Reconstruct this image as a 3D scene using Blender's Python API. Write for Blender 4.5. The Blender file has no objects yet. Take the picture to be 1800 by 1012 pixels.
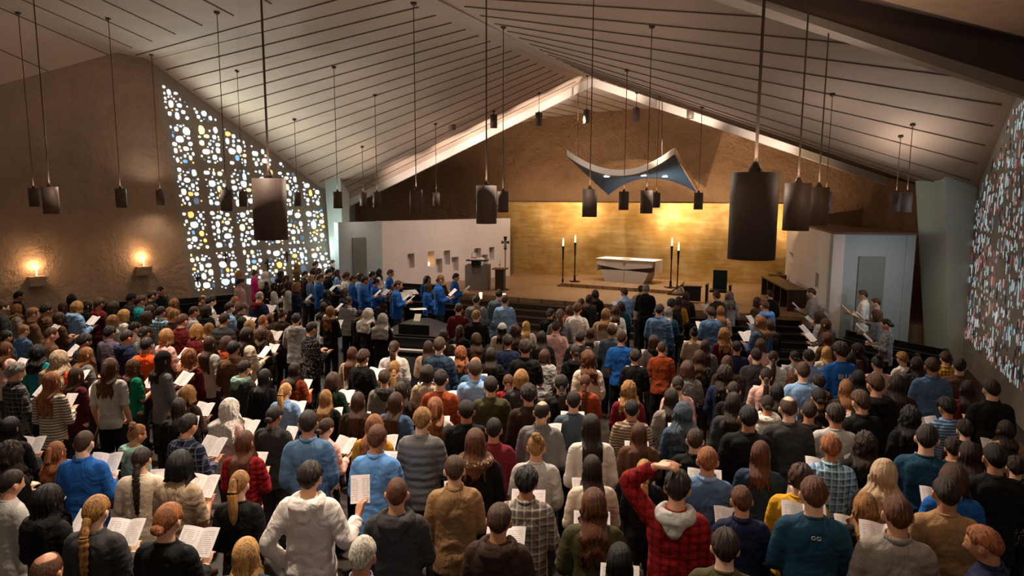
import bpy, bmesh, math, random
from mathutils import Vector, Matrix, noise
from mathutils.bvhtree import BVHTree
V = Vector
S = bpy.context.scene
COL = S.collection
rnd = random.Random(7)

# ------------------------------------------------------------ camera, world, exposure
FOC = 1200.0
EYE = V((0, 0, 3.6))
FZ = -0.32          # nave floor level
PITCH = math.radians(7.66)
ROLL = 0.0046
_F = V((0, math.cos(PITCH), -math.sin(PITCH)))
_R0 = V((1, 0, 0)); _U0 = V((0, math.sin(PITCH), math.cos(PITCH)))
_R = _R0*math.cos(ROLL) + _U0*math.sin(ROLL)
_U = -_R0*math.sin(ROLL) + _U0*math.cos(ROLL)
cam_d = bpy.data.cameras.new('camera'); cam_d.sensor_width = 36; cam_d.lens = 24
cam_d.clip_start = 0.05; cam_d.clip_end = 200
cam = bpy.data.objects.new('camera', cam_d); COL.objects.link(cam)
cam.matrix_world = Matrix(((_R.x, _U.x, -_F.x, EYE.x), (_R.y, _U.y, -_F.y, EYE.y), (_R.z, _U.z, -_F.z, EYE.z), (0, 0, 0, 1)))
S.camera = cam
S.view_settings.view_transform = 'Standard'; S.view_settings.look = 'None'
S.view_settings.gamma = 1; S.view_settings.exposure = 0.95; S.view_settings.use_curve_mapping = False
w = bpy.data.worlds.new('world'); S.world = w; w.use_nodes = True
w.node_tree.nodes['Background'].inputs[0].default_value = (1.0, 0.80, 0.62, 1)
w.node_tree.nodes['Background'].inputs[1].default_value = 0.10

def ray(px, py):
    return _F + _R*((px-900)/FOC) + _U*(-(py-506)/FOC)
def at_y(px, py, Y):
    d = ray(px, py); return EYE + d*((Y-EYE.y)/d.y)
def at_z(px, py, z):
    d = ray(px, py); return EYE + d*((z-EYE.z)/d.z)
def on_plane(px, py, a, b, c):
    n = (b-a).cross(c-a); d = ray(px, py)
    return EYE + d*((a-EYE).dot(n)/d.dot(n))

def lamp(name, kind, loc, energy, color, target=None, parent=None, **kw):
    ld = bpy.data.lights.new(name, kind); ld.energy = energy; ld.color = color
    for k, v in kw.items(): setattr(ld, k, v)
    o = bpy.data.objects.new(name, ld); COL.objects.link(o); o.location = loc
    if target is not None:
        o.rotation_euler = (V(target)-V(loc)).to_track_quat('-Z', 'Y').to_euler()
    if parent: o.parent = parent
    return o
# unseen warm spots added high over the nave to brighten the crowd
for x, y, z, e in ((-5.5, 10.5, 6.2, 1150), (.2, 9.5, 6.3, 1250), (4.0, 13, 6.0, 480), (-8.0, 14.0, 6.0, 700), (-1.6, 16.5, 6.6, 820), (-2.2, 5.0, 6.2, 480), (3.0, 6.0, 5.6, 260)):
    lamp('nave_fill_spot', 'SPOT', (x, y, z), e, (1.0, 0.82, 0.64), (x*0.9, y-2.6, 0), spot_size=math.radians(98), spot_blend=0.7, shadow_soft_size=0.09)

lamp('beam_fill_light', 'POINT', (3.4, 4.2, 4.85), 30, (1.0, .80, .60), shadow_soft_size=.08)  # unseen point lamp added to brighten the fold beam and nearest heads

# ------------------------------------------------------------ materials
def srgb(r, g, b):
    f = lambda c: (c/255/12.92) if c/255 <= 0.04045 else ((c/255+0.055)/1.055)**2.4
    return (f(r), f(g), f(b), 1)
class NT:
    def __init__(s, name):
        s.m = bpy.data.materials.new(name); s.m.use_nodes = True
        s.t = s.m.node_tree; s.b = s.t.nodes['Principled BSDF']
    def n(s, typ, **kw):
        nd = s.t.nodes.new(typ)
        for k, v in kw.items():
            if k.startswith('i_'):
                key = k[2:]; key = int(key) if key.isdigit() else key.replace('_', ' ')
                nd.inputs[key].default_value = v
            else: setattr(nd, k, v)
        return nd
    def l(s, a, b): s.t.links.new(a, b)
    def ramp(s, fac, stops):
        r = s.n('ShaderNodeValToRGB'); el = r.color_ramp.elements
        while len(el) < len(stops): el.new(0.5)
        for e, (p, c) in zip(el, stops): e.position = p; e.color = c
        s.l(fac, r.inputs[0]); return r.outputs[0]
    def coords(s, scale=(1, 1, 1), rot=(0, 0, 0), kind='Object'):
        tc = s.n('ShaderNodeTexCoord'); mp = s.n('ShaderNodeMapping')
        mp.inputs['Scale'].default_value = scale; mp.inputs['Rotation'].default_value = rot
        s.l(tc.outputs[kind], mp.inputs[0]); return mp.outputs[0]
    def noise(s, vec, scale, detail=4, rough=.55, dist=0):
        nz = s.n('ShaderNodeTexNoise', i_Scale=scale, i_Detail=detail, i_Roughness=rough, i_Distortion=dist)
        s.l(vec, nz.inputs['Vector']); return nz.outputs['Fac']
    def bump(s, h, strength=.3, dist=.02):
        b = s.n('ShaderNodeBump', i_Strength=strength, i_Distance=dist); s.l(h, b.inputs['Height'])
        s.l(b.outputs[0], s.b.inputs['Normal']); return b
def simple(name, col, rough=.6, metal=0, nscale=0, var=.15, bump=0, bscale=None, spec=.4, scale=(1,1,1), dist=.01):
    t = NT(name); t.b.inputs['Roughness'].default_value = rough; t.b.inputs['Metallic'].default_value = metal
    t.b.inputs['Specular IOR Level'].default_value = spec
    if nscale:
        c = t.coords(scale); nz = t.noise(c, nscale)
        a = tuple(x*(1-var) for x in col[:3])+(1,); b = tuple(min(1, x*(1+var)) for x in col[:3])+(1,)
        t.l(t.ramp(nz, [(.3, a), (.7, b)]), t.b.inputs['Base Color'])
    else: t.b.inputs['Base Color'].default_value = col
    if bump:
        c2 = t.coords(scale); t.bump(t.noise(c2, bscale or 20, 6), bump, dist)
    return t.m
def emit(name, col, st):
    t = NT(name); t.b.inputs['Base Color'].default_value = (0, 0, 0, 1)
    t.b.inputs['Emission Color'].default_value = col; t.b.inputs['Emission Strength'].default_value = st
    return t.m

def plaster(name, col, bstr, bd):
    t = NT(name); t.b.inputs['Roughness'].default_value = .9; t.b.inputs['Specular IOR Level'].default_value = .15
    c = t.coords(); n1 = t.noise(c, 1.1, 6, .6)
    a = tuple(x*.86 for x in col[:3])+(1,); b = tuple(x*1.12 for x in col[:3])+(1,)
    t.l(t.ramp(n1, [(.3, a), (.7, b)]), t.b.inputs['Base Color'])
    # rough trowelled ridges
    vo = t.n('ShaderNodeTexVoronoi', feature='SMOOTH_F1', i_Scale=1.9, i_Randomness=1.0)
    nd = t.n('ShaderNodeTexNoise', i_Scale=2.2, i_Detail=5)
    t.l(c, nd.inputs['Vector'])
    add = t.n('ShaderNodeMixRGB', blend_type='ADD', i_0=.75); t.l(c, add.inputs[1]); t.l(nd.outputs['Color'], add.inputs[2])
    t.l(add.outputs[0], vo.inputs['Vector'])
    n2 = t.noise(c, 9, 7, .65)
    mx = t.n('ShaderNodeMath', operation='MULTIPLY_ADD', i_1=1.3); t.l(vo.outputs['Distance'], mx.inputs[0]); t.l(n2, mx.inputs[2])
    t.bump(mx.outputs[0], bstr, bd)
    return t.m
M = {}
PEN_W = 16
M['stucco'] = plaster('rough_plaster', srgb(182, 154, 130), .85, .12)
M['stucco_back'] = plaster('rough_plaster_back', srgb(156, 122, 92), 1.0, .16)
M['concrete'] = simple('grey_concrete', srgb(158, 146, 134), .85, nscale=3, var=.1, bump=.2, bscale=30)
M['ceiling'] = simple('painted_boards', srgb(176, 152, 134), .8, nscale=.8, var=.05, bump=.05, bscale=40, spec=.2)
M['batten'] = simple('dark_batten', srgb(112, 90, 76), .8)
M['fascia'] = simple('white_fascia', srgb(214, 204, 192), .6, nscale=2, var=.04)
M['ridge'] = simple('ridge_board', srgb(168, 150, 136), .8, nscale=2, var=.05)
M['beam'] = simple('rough_beam', srgb(168, 134, 104), .9, nscale=5, var=.12, bump=.3, bscale=12)
M['white_wall'] = simple('smooth_white_plaster', srgb(216, 204, 196), .7, nscale=1.2, var=.03, bump=.04, bscale=18)
M['white_daylit'] = simple('daylit_white_plaster', srgb(160, 170, 174), .7, nscale=1.2, var=.03, bump=.04, bscale=18)  # white plaster again, with cool daylight put into its colour
M['pillar'] = simple('pillar_plaster', srgb(190, 198, 190), .75, nscale=2, var=.05, bump=.1, bscale=14)
M['grey_door'] = simple('grey_door_paint', srgb(118, 126, 122), .6, nscale=1.5, var=.05)
M['lid'] = simple('brown_roof_lid', srgb(120, 86, 62), .7, nscale=3)
M['floor'] = simple('dark_stone_floor', srgb(52, 42, 36), .55, nscale=1.5, var=.25, bump=.05)
M['black_wood'] = simple('black_lacquered_wood', srgb(22, 19, 17), .42, nscale=4, var=.3)
M['dark_wood'] = simple('dark_walnut', srgb(58, 40, 28), .45, nscale=5, var=.25, scale=(1, 6, 6))
M['mid_wood'] = simple('warm_wood', srgb(120, 82, 52), .5, nscale=5, var=.2, scale=(1, 6, 6))
M['iron'] = simple('dark_iron', srgb(46, 34, 28), .5, .6, nscale=12, var=.3, bump=.2, bscale=40)
M['shade'] = simple('brown_metal_shade', srgb(98, 80, 70), .6, .15, nscale=6, var=.08)
M['rod'] = simple('bronze_rod', srgb(78, 60, 48), .5, .4)
M['wax'] = emit('burning_candle_wax', (1.0, .66, .34, 1), 1.3)
M['flame'] = emit('flame', (1.0, .62, .25, 1), 14)
M['bulb'] = emit('lit_lens', (1.0, .84, .66, 1), 1.2)
M['downlight'] = emit('lit_downlight', (1.0, .95, .86, 1), 18)
M['cloth_white'] = simple('white_linen', srgb(240, 234, 226), .8, bump=.1, bscale=25)
M['paper'] = simple('white_paper', srgb(240, 234, 230), .75)
M['gold_metal'] = simple('polished_brass', srgb(212, 168, 84), .3, .9)
M['red_cloth'] = simple('red_cloth', srgb(176, 60, 34), .8)
M['stone'] = simple('speckled_granite', srgb(172, 158, 148), .75, nscale=28, var=.22, bump=.25, bscale=36, dist=.01)
M['stone_mid'] = simple('speckled_grey_granite', srgb(122, 108, 98), .75, nscale=30, var=.3, bump=.25, bscale=36, dist=.01)
M['shadow_brown'] = simple('painted_shadow_brown', srgb(74, 54, 44), .6)  # brown that stands in for shade in the niches, altar gap and roof fold
M['canopy_blue'] = simple('deep_blue_paint', srgb(36, 72, 108), .6, nscale=4, var=.12)
M['ivory'] = simple('ivory_keys', srgb(225, 220, 210), .3)
M['blue_green'] = simple('green_leather', srgb(20, 44, 36), .4, nscale=6)
M['pearl'] = simple('grey_pearl', srgb(198, 190, 180), .6, nscale=8)
# platform paving, warm brick-like stone
t = NT('platform_pavers'); t.b.inputs['Roughness'].default_value = .5
c = t.coords((1, 1, 1), (0, 0, math.radians(20)))
br = t.n('ShaderNodeTexBrick', i_Scale=3.2, i_Mortar_Size=.012, i_Bias=0.0)
br.inputs['Color1'].default_value = srgb(158, 122, 86); br.inputs['Color2'].default_value = srgb(136, 102, 72); br.inputs['Mortar'].default_value = srgb(96, 72, 52)
t.l(c, br.inputs['Vector']); t.l(br.outputs['Color'], t.b.inputs['Base Color']); M['pavers'] = t.m
# gold leaf wall
t = NT('gold_leaf'); t.b.inputs['Metallic'].default_value = .72; t.b.inputs['Roughness'].default_value = .46
c = t.coords((.35, .35, 2.2)); n1 = t.noise(c, 3.0, 6, .6); c2 = t.coords(); n2 = t.noise(c2, 1.1, 3)
ad = t.n('ShaderNodeMath', operation='MULTIPLY_ADD', i_1=.6); t.l(n1, ad.inputs[0]); t.l(n2, ad.inputs[2])
t.l(t.ramp(ad.outputs[0], [(.45, srgb(150, 110, 52)), (.75, srgb(186, 146, 82)), (1.0, srgb(214, 180, 120))]), t.b.inputs['Base Color'])
vo = t.n('ShaderNodeTexVoronoi', feature='F1', distance='CHEBYCHEV', i_Scale=7, i_Randomness=.15); t.l(c2, vo.inputs['Vector'])
n3 = t.noise(t.coords((1, 1, 5)), 14, 4); a3 = t.n('ShaderNodeMath', operation='ADD'); t.l(vo.outputs['Distance'], a3.inputs[0]); t.l(n3, a3.inputs[1])
t.bump(a3.outputs[0], .12, .02); M['gold'] = t.m
# backlit stained glass lumps: colour per piece in attribute
def glassmat(name, st):
    t = NT(name); at = t.n('ShaderNodeAttribute', attribute_name='glass'); t.l(at.outputs['Color'], t.b.inputs['Base Color'])
    t.l(at.outputs['Color'], t.b.inputs['Emission Color']); t.b.inputs['Emission Strength'].default_value = st
    t.b.inputs['Roughness'].default_value = .15
    return t.m
M['glass_l'] = glassmat('backlit_glass_west', 1.1); M['glass_r'] = glassmat('backlit_glass_east', .17)

# ------------------------------------------------------------ mesh helpers
def mesh_obj(name, bm, mat, parent=None, smooth=False):
    me = bpy.data.meshes.new(name); bmesh.ops.recalc_face_normals(bm, faces=bm.faces[:]); bm.to_mesh(me); bm.free()
    if smooth:
        for p in me.polygons: p.use_smooth = True
    if mat: me.materials.append(mat)
    o = bpy.data.objects.new(name, me); COL.objects.link(o)
    if parent: o.parent = parent
    return o
def tag(o, label, cat, group=None):
    o['label'] = label; o['category'] = cat
    if group: o['group'] = group
    return o
def struct(o): o['kind'] = 'structure'; return o
def empty(name, loc, rz=0, label=None, cat=None, group=None):
    o = bpy.data.objects.new(name, None); COL.objects.link(o); o.location = loc; o.rotation_euler = (0, 0, rz); o.empty_display_size = .1
    if label: tag(o, label, cat, group)
    return o
def NB(): return bmesh.new()
def box(bm, c, s, rz=0, bev=0):
    g = bmesh.ops.create_cube(bm, size=1.0)
    vs = g['verts']; R = Matrix.Rotation(rz, 4, 'Z')
    for v in vs: v.co = (R @ V((v.co.x*s[0], v.co.y*s[1], v.co.z*s[2]))) + V(c)
    if bev:
        es = list({e for v in vs for e in v.link_edges}); bmesh.ops.bevel(bm, geom=es, offset=bev, segments=2, affect='EDGES', profile=.6)
def prism(bm, pts, off):
    """polygon pts extruded by vector off"""
    off = V(off); a = [bm.verts.new(p) for p in pts]; b = [bm.verts.new(V(p)+off) for p in pts]
    n = len(a); bm.faces.new(a); bm.faces.new(list(reversed(b)))
    for i in range(n): bm.faces.new((a[i], b[i], b[(i+1) % n], a[(i+1) % n]))
def frame(d):
    d = d.normalized(); up = V((0, 0, 1)) if abs(d.z) < .95 else V((0, 1, 0))
    x = d.cross(up).normalized(); y = x.cross(d).normalized(); return x, y
def loft(bm, rings, cap=True):
    rv = [[bm.verts.new(p) for p in r] for r in rings]; n = len(rv[0])
    for a, b in zip(rv, rv[1:]):
        for i in range(n): bm.faces.new((a[i], a[(i+1) % n], b[(i+1) % n], b[i]))
    if cap: bm.faces.new(rv[0]); bm.faces.new(list(reversed(rv[-1])))
    return rv
def tube(bm, pts, rad, n=12, squash=None):
    pts = [V(p) for p in pts]; rings = []; px = None
    for i, p in enumerate(pts):
        d = (pts[min(i+1, len(pts)-1)] - pts[max(i-1, 0)])
        x, y = frame(d)
        if px is not None:
            q = px - d.normalized()*px.dot(d.normalized())
            if q.length > 1e-4: x = q.normalized(); y = x.cross(d.normalized())
        px = x
        r = rad[i] if isinstance(rad, (list, tuple)) else rad
        rx, ry = r if isinstance(r, tuple) else (r, r)
        rings.append([p + x*math.cos(2*math.pi*k/n)*rx + y*math.sin(2*math.pi*k/n)*ry for k in range(n)])
    loft(bm, rings)
def lathe(bm, prof, c=(0, 0, 0), n=24):
    c = V(c); loft(bm, [[c+V((r*math.cos(2*math.pi*k/n), r*math.sin(2*math.pi*k/n), z)) for k in range(n)] for r, z in prof])
def ell(bm, c, r, rot=None, u=14, v=10):
    g = bmesh.ops.create_uvsphere(bm, u_segments=u, v_segments=v, radius=1.0)
    for q in g['verts']:
        p = V((q.co.x*r[0], q.co.y*r[1], q.co.z*r[2]))
        if rot: p = rot @ p
        q.co = p+V(c)

# ------------------------------------------------------------ room shell
bm = NB(); box(bm, (0, 14, FZ-.06), (46, 44, .12)); floor = struct(mesh_obj('floor', bm, M['floor']))

# left window wall plane (leans outward)
GLb = at_y(335, 517, 20.3); GLt = at_y(272, 127, 20.3)
GRb = at_y(594, 505, 24.0)
GRt = on_plane(566, 333, GLb, GLt, GRb)
dW = (GRb-GLb); dW.z = 0; dW.normalize()
def LW(px, py): return on_plane(px, py, GLb, GLt, GRb)
upL = (GLt-GLb).normalized()
def extz(p, up, z): return p + up*((z-p.z)/up.z)
nL = dW.cross(upL).normalized()
if nL.y < 0: nL = -nL   # outward (away from camera)
# outline polygon of the whole west wall panel
topz = 9.0
a0 = extz(GLb, upL, FZ-.1); a1 = extz(GLb+dW*((GRb-GLb).length+.35), upL, FZ-.1)
bm = NB(); prism(bm, [a0, a1, extz(a1, upL, topz), extz(a0, upL, topz)], nL*.35)
struct(mesh_obj('window_1', bm, M['concrete']))
# left rough wall
W0 = V((-12.55, 16.45, 0)); dL = (W0-V((GLb.x, GLb.y, 0))); dL.z = 0; dL.normalize()
b0 = extz(GLb, upL, FZ-.1); b1 = b0 + dL*16
nL2 = dL.cross(upL).normalized()
if nL2.x > 0: nL2 = -nL2
bm = NB(); prism(bm, [b0, b1, extz(b1, upL, topz), extz(b0, upL, topz)], nL2*.4)
struct(mesh_obj('wall_left', bm, M['stucco']))
def LWL(px, py): return on_plane(px, py, GLb, GLt, GLb+dL)

# right window wall
H3b = at_z(1691, 613, 0); H4b = at_z(1802, 724, 0)
H3t = at_y(1714, 340, H3b.y+.15)
def RW(px, py): return on_plane(px, py, H3b, H4b, H3t)
dR = (H4b-H3b); dR.z = 0; dR.normalize(); upR = (H3t-H3b).normalized()
nR = dR.cross(upR).normalized()
if nR.x < 0: nR = -nR
c0 = extz(H3b, upR, FZ-.1); c1 = c0+dR*9
bm = NB(); prism(bm, [c0, c1, extz(c1, upR, topz), extz(c0, upR, topz)], nR*.35)
struct(mesh_obj('window_2', bm, M['concrete']))

# ---- ceiling as ruled surfaces between ridge and eaves
B = at_y(1040, 137, 23.5); R1 = at_y(760, 0, 12.1)
R0 = R1 + (R1-B)*.16; RB = R1 + (R1-B)*.9
K = LWL(205, 92); C1 = LW(258, 103); Llip = at_y(600, 357, 25.2)
def polylerp(pts, s):
    L = [(b-a).length for a, b in zip(pts, pts[1:])]; T = sum(L); d = s*T
    for (a, b), l in zip(zip(pts, pts[1:]), L):
        if d <= l or b is pts[-1]: return a.lerp(b, min(1, d/l))
        d -= l
CEIL = []
def ruled(name, A, Bc, nb, mat, skip=None, nu=36, nv=14, kind='structure', bt=True, b0=0.02, b1=.96):
    bm = NB(); g = []
    for i in range(nu+1):
        s = i/nu; a = polylerp(A, s); b = polylerp(Bc, s)
        g.append([bm.verts.new(a.lerp(b, j/nv)) for j in range(nv+1)])
    for i in range(nu):
        for j in range(nv): bm.faces.new((g[i][j], g[i+1][j], g[i+1][j+1], g[i][j+1]))
    top = bmesh.ops.extrude_face_region(bm, geom=bm.faces[:])
    for v in top['geom']:
        if isinstance(v, bmesh.types.BMVert): v.co.z += .12
    o = struct(mesh_obj(name, bm, mat)); CEIL.append(o)
    if bt:
        bm = NB()
        for k in range(1, nb):
            s = k/nb; a = polylerp(A, s); b = polylerp(Bc, s)
            p = a.lerp(b, b0); q = a.lerp(b, b1); d = (q-p).normalized(); side = d.cross(V((0, 0, 1))).normalized()*.011
            prism(bm, [p-side-V((0, 0, .005)), q-side-V((0, 0, .005)), q+side-V((0, 0, .005)), p+side-V((0, 0, .005))], (0, 0, -.015))
        struct(mesh_obj('trim_'+str(bt), bm, M['batten']))
    return o
ridge = [R0, B]
ruled('ceiling', [K, C1, GRt, Llip], ridge, 20, M['ceiling'], bt=1)
Wf = LWL(-170, 196); W2 = V((-13.5, 6.5, 8.6))
ruled('ceiling_left', [Wf, K, R0], [W2, RB+V((0, -1, .4)), RB], 11, M['ceiling'], bt=2, b0=0, b1=1)
ER0 = RW(1885, -45); ER1 = H3t; Rlip = at_y(1652, 342, 21.8)
ER1b = at_y(1662, 338, H3t.y+1.2)
ruled('ceiling_right', [ER0, RW(1782, 180), ER1, ER1b, Rlip], ridge, 19, M['ceiling'], bt=3)
# cover over camera side (dark upper roof)
# ridge board
def strip(name, a, b, wid, th, mat, off=0):
    bm = NB(); d = (b-a).normalized(); s = d.cross(V((0, 0, 1))).normalized()*wid/2; o = V((0, 0, -off))
    prism(bm, [a-s+o, b-s+o, b+s+o, a+s+o], (0, 0, -th)); return struct(mesh_obj(name, bm, mat))
strip('trim_4', RB, B, .34, .05, M['ridge'], .0)
# lip fascia, white strips facing the nave
def fascia(name, a, b, h, th):
    bm = NB(); d = (b-a); d.z = 0; n = V((d.y, -d.x, 0)).normalized()
    if n.y > 0: n = -n
    dn = V((0, 0, -h))
    prism(bm, [a+n*.02, b+n*.02, b+n*.02+dn, a+n*.02+dn], -n*th); return struct(mesh_obj(name, bm, M['fascia']))
fascia('trim_5', B+V((0, 0, .05)), Llip+V((0, 0, .05)), .30, .2); fascia('trim_6', B+V((0, 0, .05)), Rlip+V((0, 0, .05)), .30, .2)

# sanctuary
PZ = .4
g0 = at_z(897, 479.5, PZ); g1 = at_z(1376, 501, PZ)
dG = (g1-g0); dG.z = 0; dG.normalize(); nG = V((dG.y, -dG.x, 0)); nG = nG if nG.y < 0 else -nG    # towards nave
def GW(px, py, off=0): q = g0 - nG*off; return on_plane(px, py, q, q+dG, q+V((0, 0, 1)))
bm = NB(); bl = g0-dG*13-nG*.25; br_ = g0+dG*24-nG*.25
prism(bm, [V((bl.x, bl.y, FZ-.1)), V((br_.x, br_.y, FZ-.1)), V((br_.x, br_.y, 10)), V((bl.x, bl.y, 10))], -nG*.3)
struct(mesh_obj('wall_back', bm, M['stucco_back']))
gt = GW(1130, 356.5).z
bm = NB(); e0 = g0-dG*.6; e1 = g1+dG*.6
prism(bm, [V((e0.x, e0.y, PZ-.2)), V((e1.x, e1.y, PZ-.2)), V((e1.x, e1.y, gt)), V((e0.x, e0.y, gt))], -nG*.12)
struct(mesh_obj('wall_gold', bm, M['gold']))
# sanctuary ceiling
wb = lambda x, y: GW(x, y, .25)
lipA = Llip.lerp(B, .58)
Ccorner = wb(1185, 187)
ruled('ceiling_sanctuary', [lipA+V((0, 0, -.02)), B], [wb(850, 234), wb(950, 208), wb(1045, 197), Ccorner], 13, M['ridge'], bt=7, b0=0, b1=1)
ruled('ceiling_apse', [B, Rlip], [Ccorner, wb(1640, 280)], 8, M['ridge'], bt=8, b0=0, b1=1)
ruled('ceiling_transept', [Llip, lipA], [wb(560, 345), wb(850, 234)], 4, M['ridge'], bt=9, b0=0, b1=1)

# platform with steps
f0 = at_z(810, 515, PZ); f1 = at_z(1057, 533.5, PZ); f2 = at_z(1397, 556, PZ); f3 = at_z(640, 503, PZ)
dF = (f1-f0).normalized(); nF = V((dF.y, -dF.x, 0)); nF = nF if nF.y < 0 else -nF
dF2 = (f2-f1).normalized()
far0 = f3 - nG*9; far1 = f2+dF2*2.2
def down(p, z): return V((p.x, p.y, z))
bm = NB()
prism(bm, [down(q, FZ-.05) for q in (f3, f0, f1, f2, f2+dF2*3, br_, bl)], (0, 0, PZ+.05-FZ))
struct(mesh_obj('floor_platform', bm, M['pavers']))
for k in (1, 2, 3, 4):
    z = PZ-.144*k; o = nF*.34*k
    bm = NB(); prism(bm, [down(q+o, FZ-.04) for q in (f3, f0, f1)]+[down(f2+o*1.0, FZ-.04), down(f2, FZ-.04), down(f3, FZ-.04)], (0, 0, z+.04-FZ))
    struct(mesh_obj('floor_step', bm, M['dark_wood']))
# predella
p0 = at_z(990, 503.5, PZ+.0); p1 = at_z(1181, 517, PZ)
dP = (p1-p0).normalized(); back = -nG*3.0
bm = NB(); prism(bm, [p0-dP*.1, p1+dP*.1, p1+dP*.1+back, p0-dP*.1+back], (0, 0, .12)); struct(mesh_obj('floor_predella', bm, M['pavers']))

# screens left and right (low white enclosures)
s0 = at_z(594, 391, 2.72); s1 = at_z(671, 389, 2.72); s2 = at_z(897, 383.5, 2.72)
niches = [(716.5, 446, 727, 472), (752, 442, 762, 468.5), (766.5, 455, 776, 480), (780, 440.5, 790, 466), (794, 452, 804.5, 477), (834, 436.5, 844, 460), (847, 448, 856, 470), (859.5, 434.5, 867.5, 458)]
def wallgrid(name, a, b, z0, z1, holes, mat, depth, inward):
    """vertical wall a-b with rectangular recesses; holes in (u0,z0,u1,z1) metres along the wall"""
    L = V((b.x-a.x, b.y-a.y, 0)).length; d = V((b.x-a.x, b.y-a.y, 0)).normalized()
    us = sorted({0, L, *[h[0] for h in holes], *[h[2] for h in holes]}); zs = sorted({z0, z1, *[h[1] for h in holes], *[h[3] for h in holes]})
    bm = NB(); P = lambda u, z, o=0: V((a.x, a.y, 0))+d*u+V((0, 0, z))+inward*o
    def q(*p): bm.faces.new([bm.verts.new(x) for x in p])
    for u0, u1 in zip(us, us[1:]):
        for y0, y1 in zip(zs, zs[1:]):
            um = (u0+u1)/2; ym = (y0+y1)/2
            if any(h[0] < um < h[2] and h[1] < ym < h[3] for h in holes): continue
            q(P(u0, y0), P(u1, y0), P(u1, y1), P(u0, y1))
    for h in holes:
        x0, y0, x1, y1 = h
        q(P(x0, y0), P(x1, y0), P(x1, y0, depth), P(x0, y0, depth)); q(P(x0, y1), P(x0, y1, depth), P(x1, y1, depth), P(x1, y1))
        q(P(x0, y0), P(x0, y0, depth), P(x0, y1, depth), P(x0, y1)); q(P(x1, y0), P(x1, y1), P(x1, y1, depth), P(x1, y0, depth))
    bmesh.ops.remove_doubles(bm, verts=bm.verts[:], dist=1e-4)
    # back slab
    prism(bm, [P(0, z0, depth), P(L, z0, depth), P(L, z1, depth), P(0, z1, depth)], inward*.06)
    # rims closing the wall thickness
    q(P(0, z1), P(L, z1), P(L, z1, depth), P(0, z1, depth)); q(P(0, z0), P(0, z1), P(0, z1, depth), P(0, z0, depth)); q(P(L, z0), P(L, z1), P(L, z1, depth), P(L, z0, depth))
    o = struct(mesh_obj(name, bm, mat)); return o, P
a, b = s1, s2; dS = V((b.x-a.x, b.y-a.y, 0)).normalized(); inS = V((-dS.y, dS.x, 0))
if inS.x > 0: inS = -inS
if inS.y < 0: inS = -inS
SA_, SB_ = s1.copy(), s2.copy()
pl = lambda x, y: on_plane(x, y, SA_, SB_, SA_+V((0, 0, 1)))
hol = []
for x0, y0, x1, y1 in niches:
    p = pl(x0, (y0+y1)/2); q_ = pl(x1+1.5, (y0+y1)/2); top = pl(x0, y0).z; bot = pl(x0, y1).z
    hol.append(((p-a).dot(dS), bot, (q_-a).dot(dS), top))
wl, PP = wallgrid('wall_niches', a, b, .02, 2.72, hol, M['white_wall'], .28, inS)
# dark plates on the niche backs, painted shade of the recesses
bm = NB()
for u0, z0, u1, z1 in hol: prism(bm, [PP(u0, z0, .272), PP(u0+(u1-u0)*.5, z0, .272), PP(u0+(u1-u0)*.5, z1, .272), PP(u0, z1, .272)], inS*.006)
struct(mesh_obj('trim_10', bm, M['shadow_brown']))
# front face and door of the left screen
bm = NB(); dd = V((s1.x-s0.x, s1.y-s0.y, 0)).normalized(); inn = V((-dd.y, dd.x, 0)); inn = inn if inn.y > 0 else -inn
prism(bm, [down(s0, FZ), down(s1, FZ), down(s1, 2.72), down(s0, 2.72)], inn*.25); struct(mesh_obj('wall_screen', bm, M['white_daylit']))
pl2 = lambda x, y: on_plane(x, y, s0, s1, s0+V((0, 0, 1)))
d0 = pl2(619.5, 418); d1 = pl2(643.5, 418)
bm = NB(); box(bm, ((d0.x+d1.x)/2-inn.x*.0, (d0.y+d1.y)/2-.02, (d0.z+FZ)/2), ((d1-d0).length, .05, d0.z-FZ), math.atan2(dd.y, dd.x)); struct(mesh_obj('door_1', bm, M['grey_door']))
# right enclosure
r0 = at_z(1466, 411.5, 2.72); r1 = at_z(1611, 413, 2.72); r2 = g1+dG*.05+nG*.02
h_n = [(1388, 441, 1394, 458)]
e0, e1 = down(r2, 0), down(r0, 0)
dE = (e1-e0).normalized(); inE = V((-dE.y, dE.x, 0)); inE = inE if inE.x > 0 else -inE
plE = lambda x, y: on_plane(x, y, e0, e1, e0+V((0, 0, 1)))
hol = []
for x0, y0, x1, y1 in ((1386, 441, 1394.5, 458), (1434, 478, 1440, 505)):
    hol.append(((plE(x0, y0)-e0).dot(dE), plE(x0, y1).z, (plE(x1, y0)-e0).dot(dE), plE(x0, y0).z))
hol = [(h[0], h[1], h[2], h[3]) for h in hol]
wallgrid('wall_right_screen', e0, e1, FZ+.02, 2.72, hol, M['white_wall'], .2, inE)
df = V((r1.x-r0.x, r1.y-r0.y, 0)).normalized(); inF = V((-df.y, df.x, 0)); inF = inF if inF.y > 0 else -inF
bm = NB(); prism(bm, [down(r0, FZ-.02), down(r1, FZ-.02), down(r1, 2.72), down(r0, 2.72)], inF*.22)
rr = r1+V((.25, 5, 0)); 
prism(bm, [down(r1, FZ-.02), down(r1, 2.72), down(rr, 2.72), down(rr, FZ-.02)], (-.22, 0, 0))
struct(mesh_obj('wall_confessional', bm, M['white_daylit']))
bm = NB(); prism(bm, [down(r0+V((-.02, -.03, 0)), 2.72), down(r1+V((.03, -.03, 0)), 2.72), down(rr+V((.03, 0, 0)), 2.72), down(r2+V((.8, 0, 0)), 2.72), down(r2, 2.72)], (0, 0, .05)); struct(mesh_obj('ceiling_confessional', bm, M['lid']))
plF = lambda x, y: on_plane(x, y, r0, r1, r0+V((0, 0, 1)))
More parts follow.
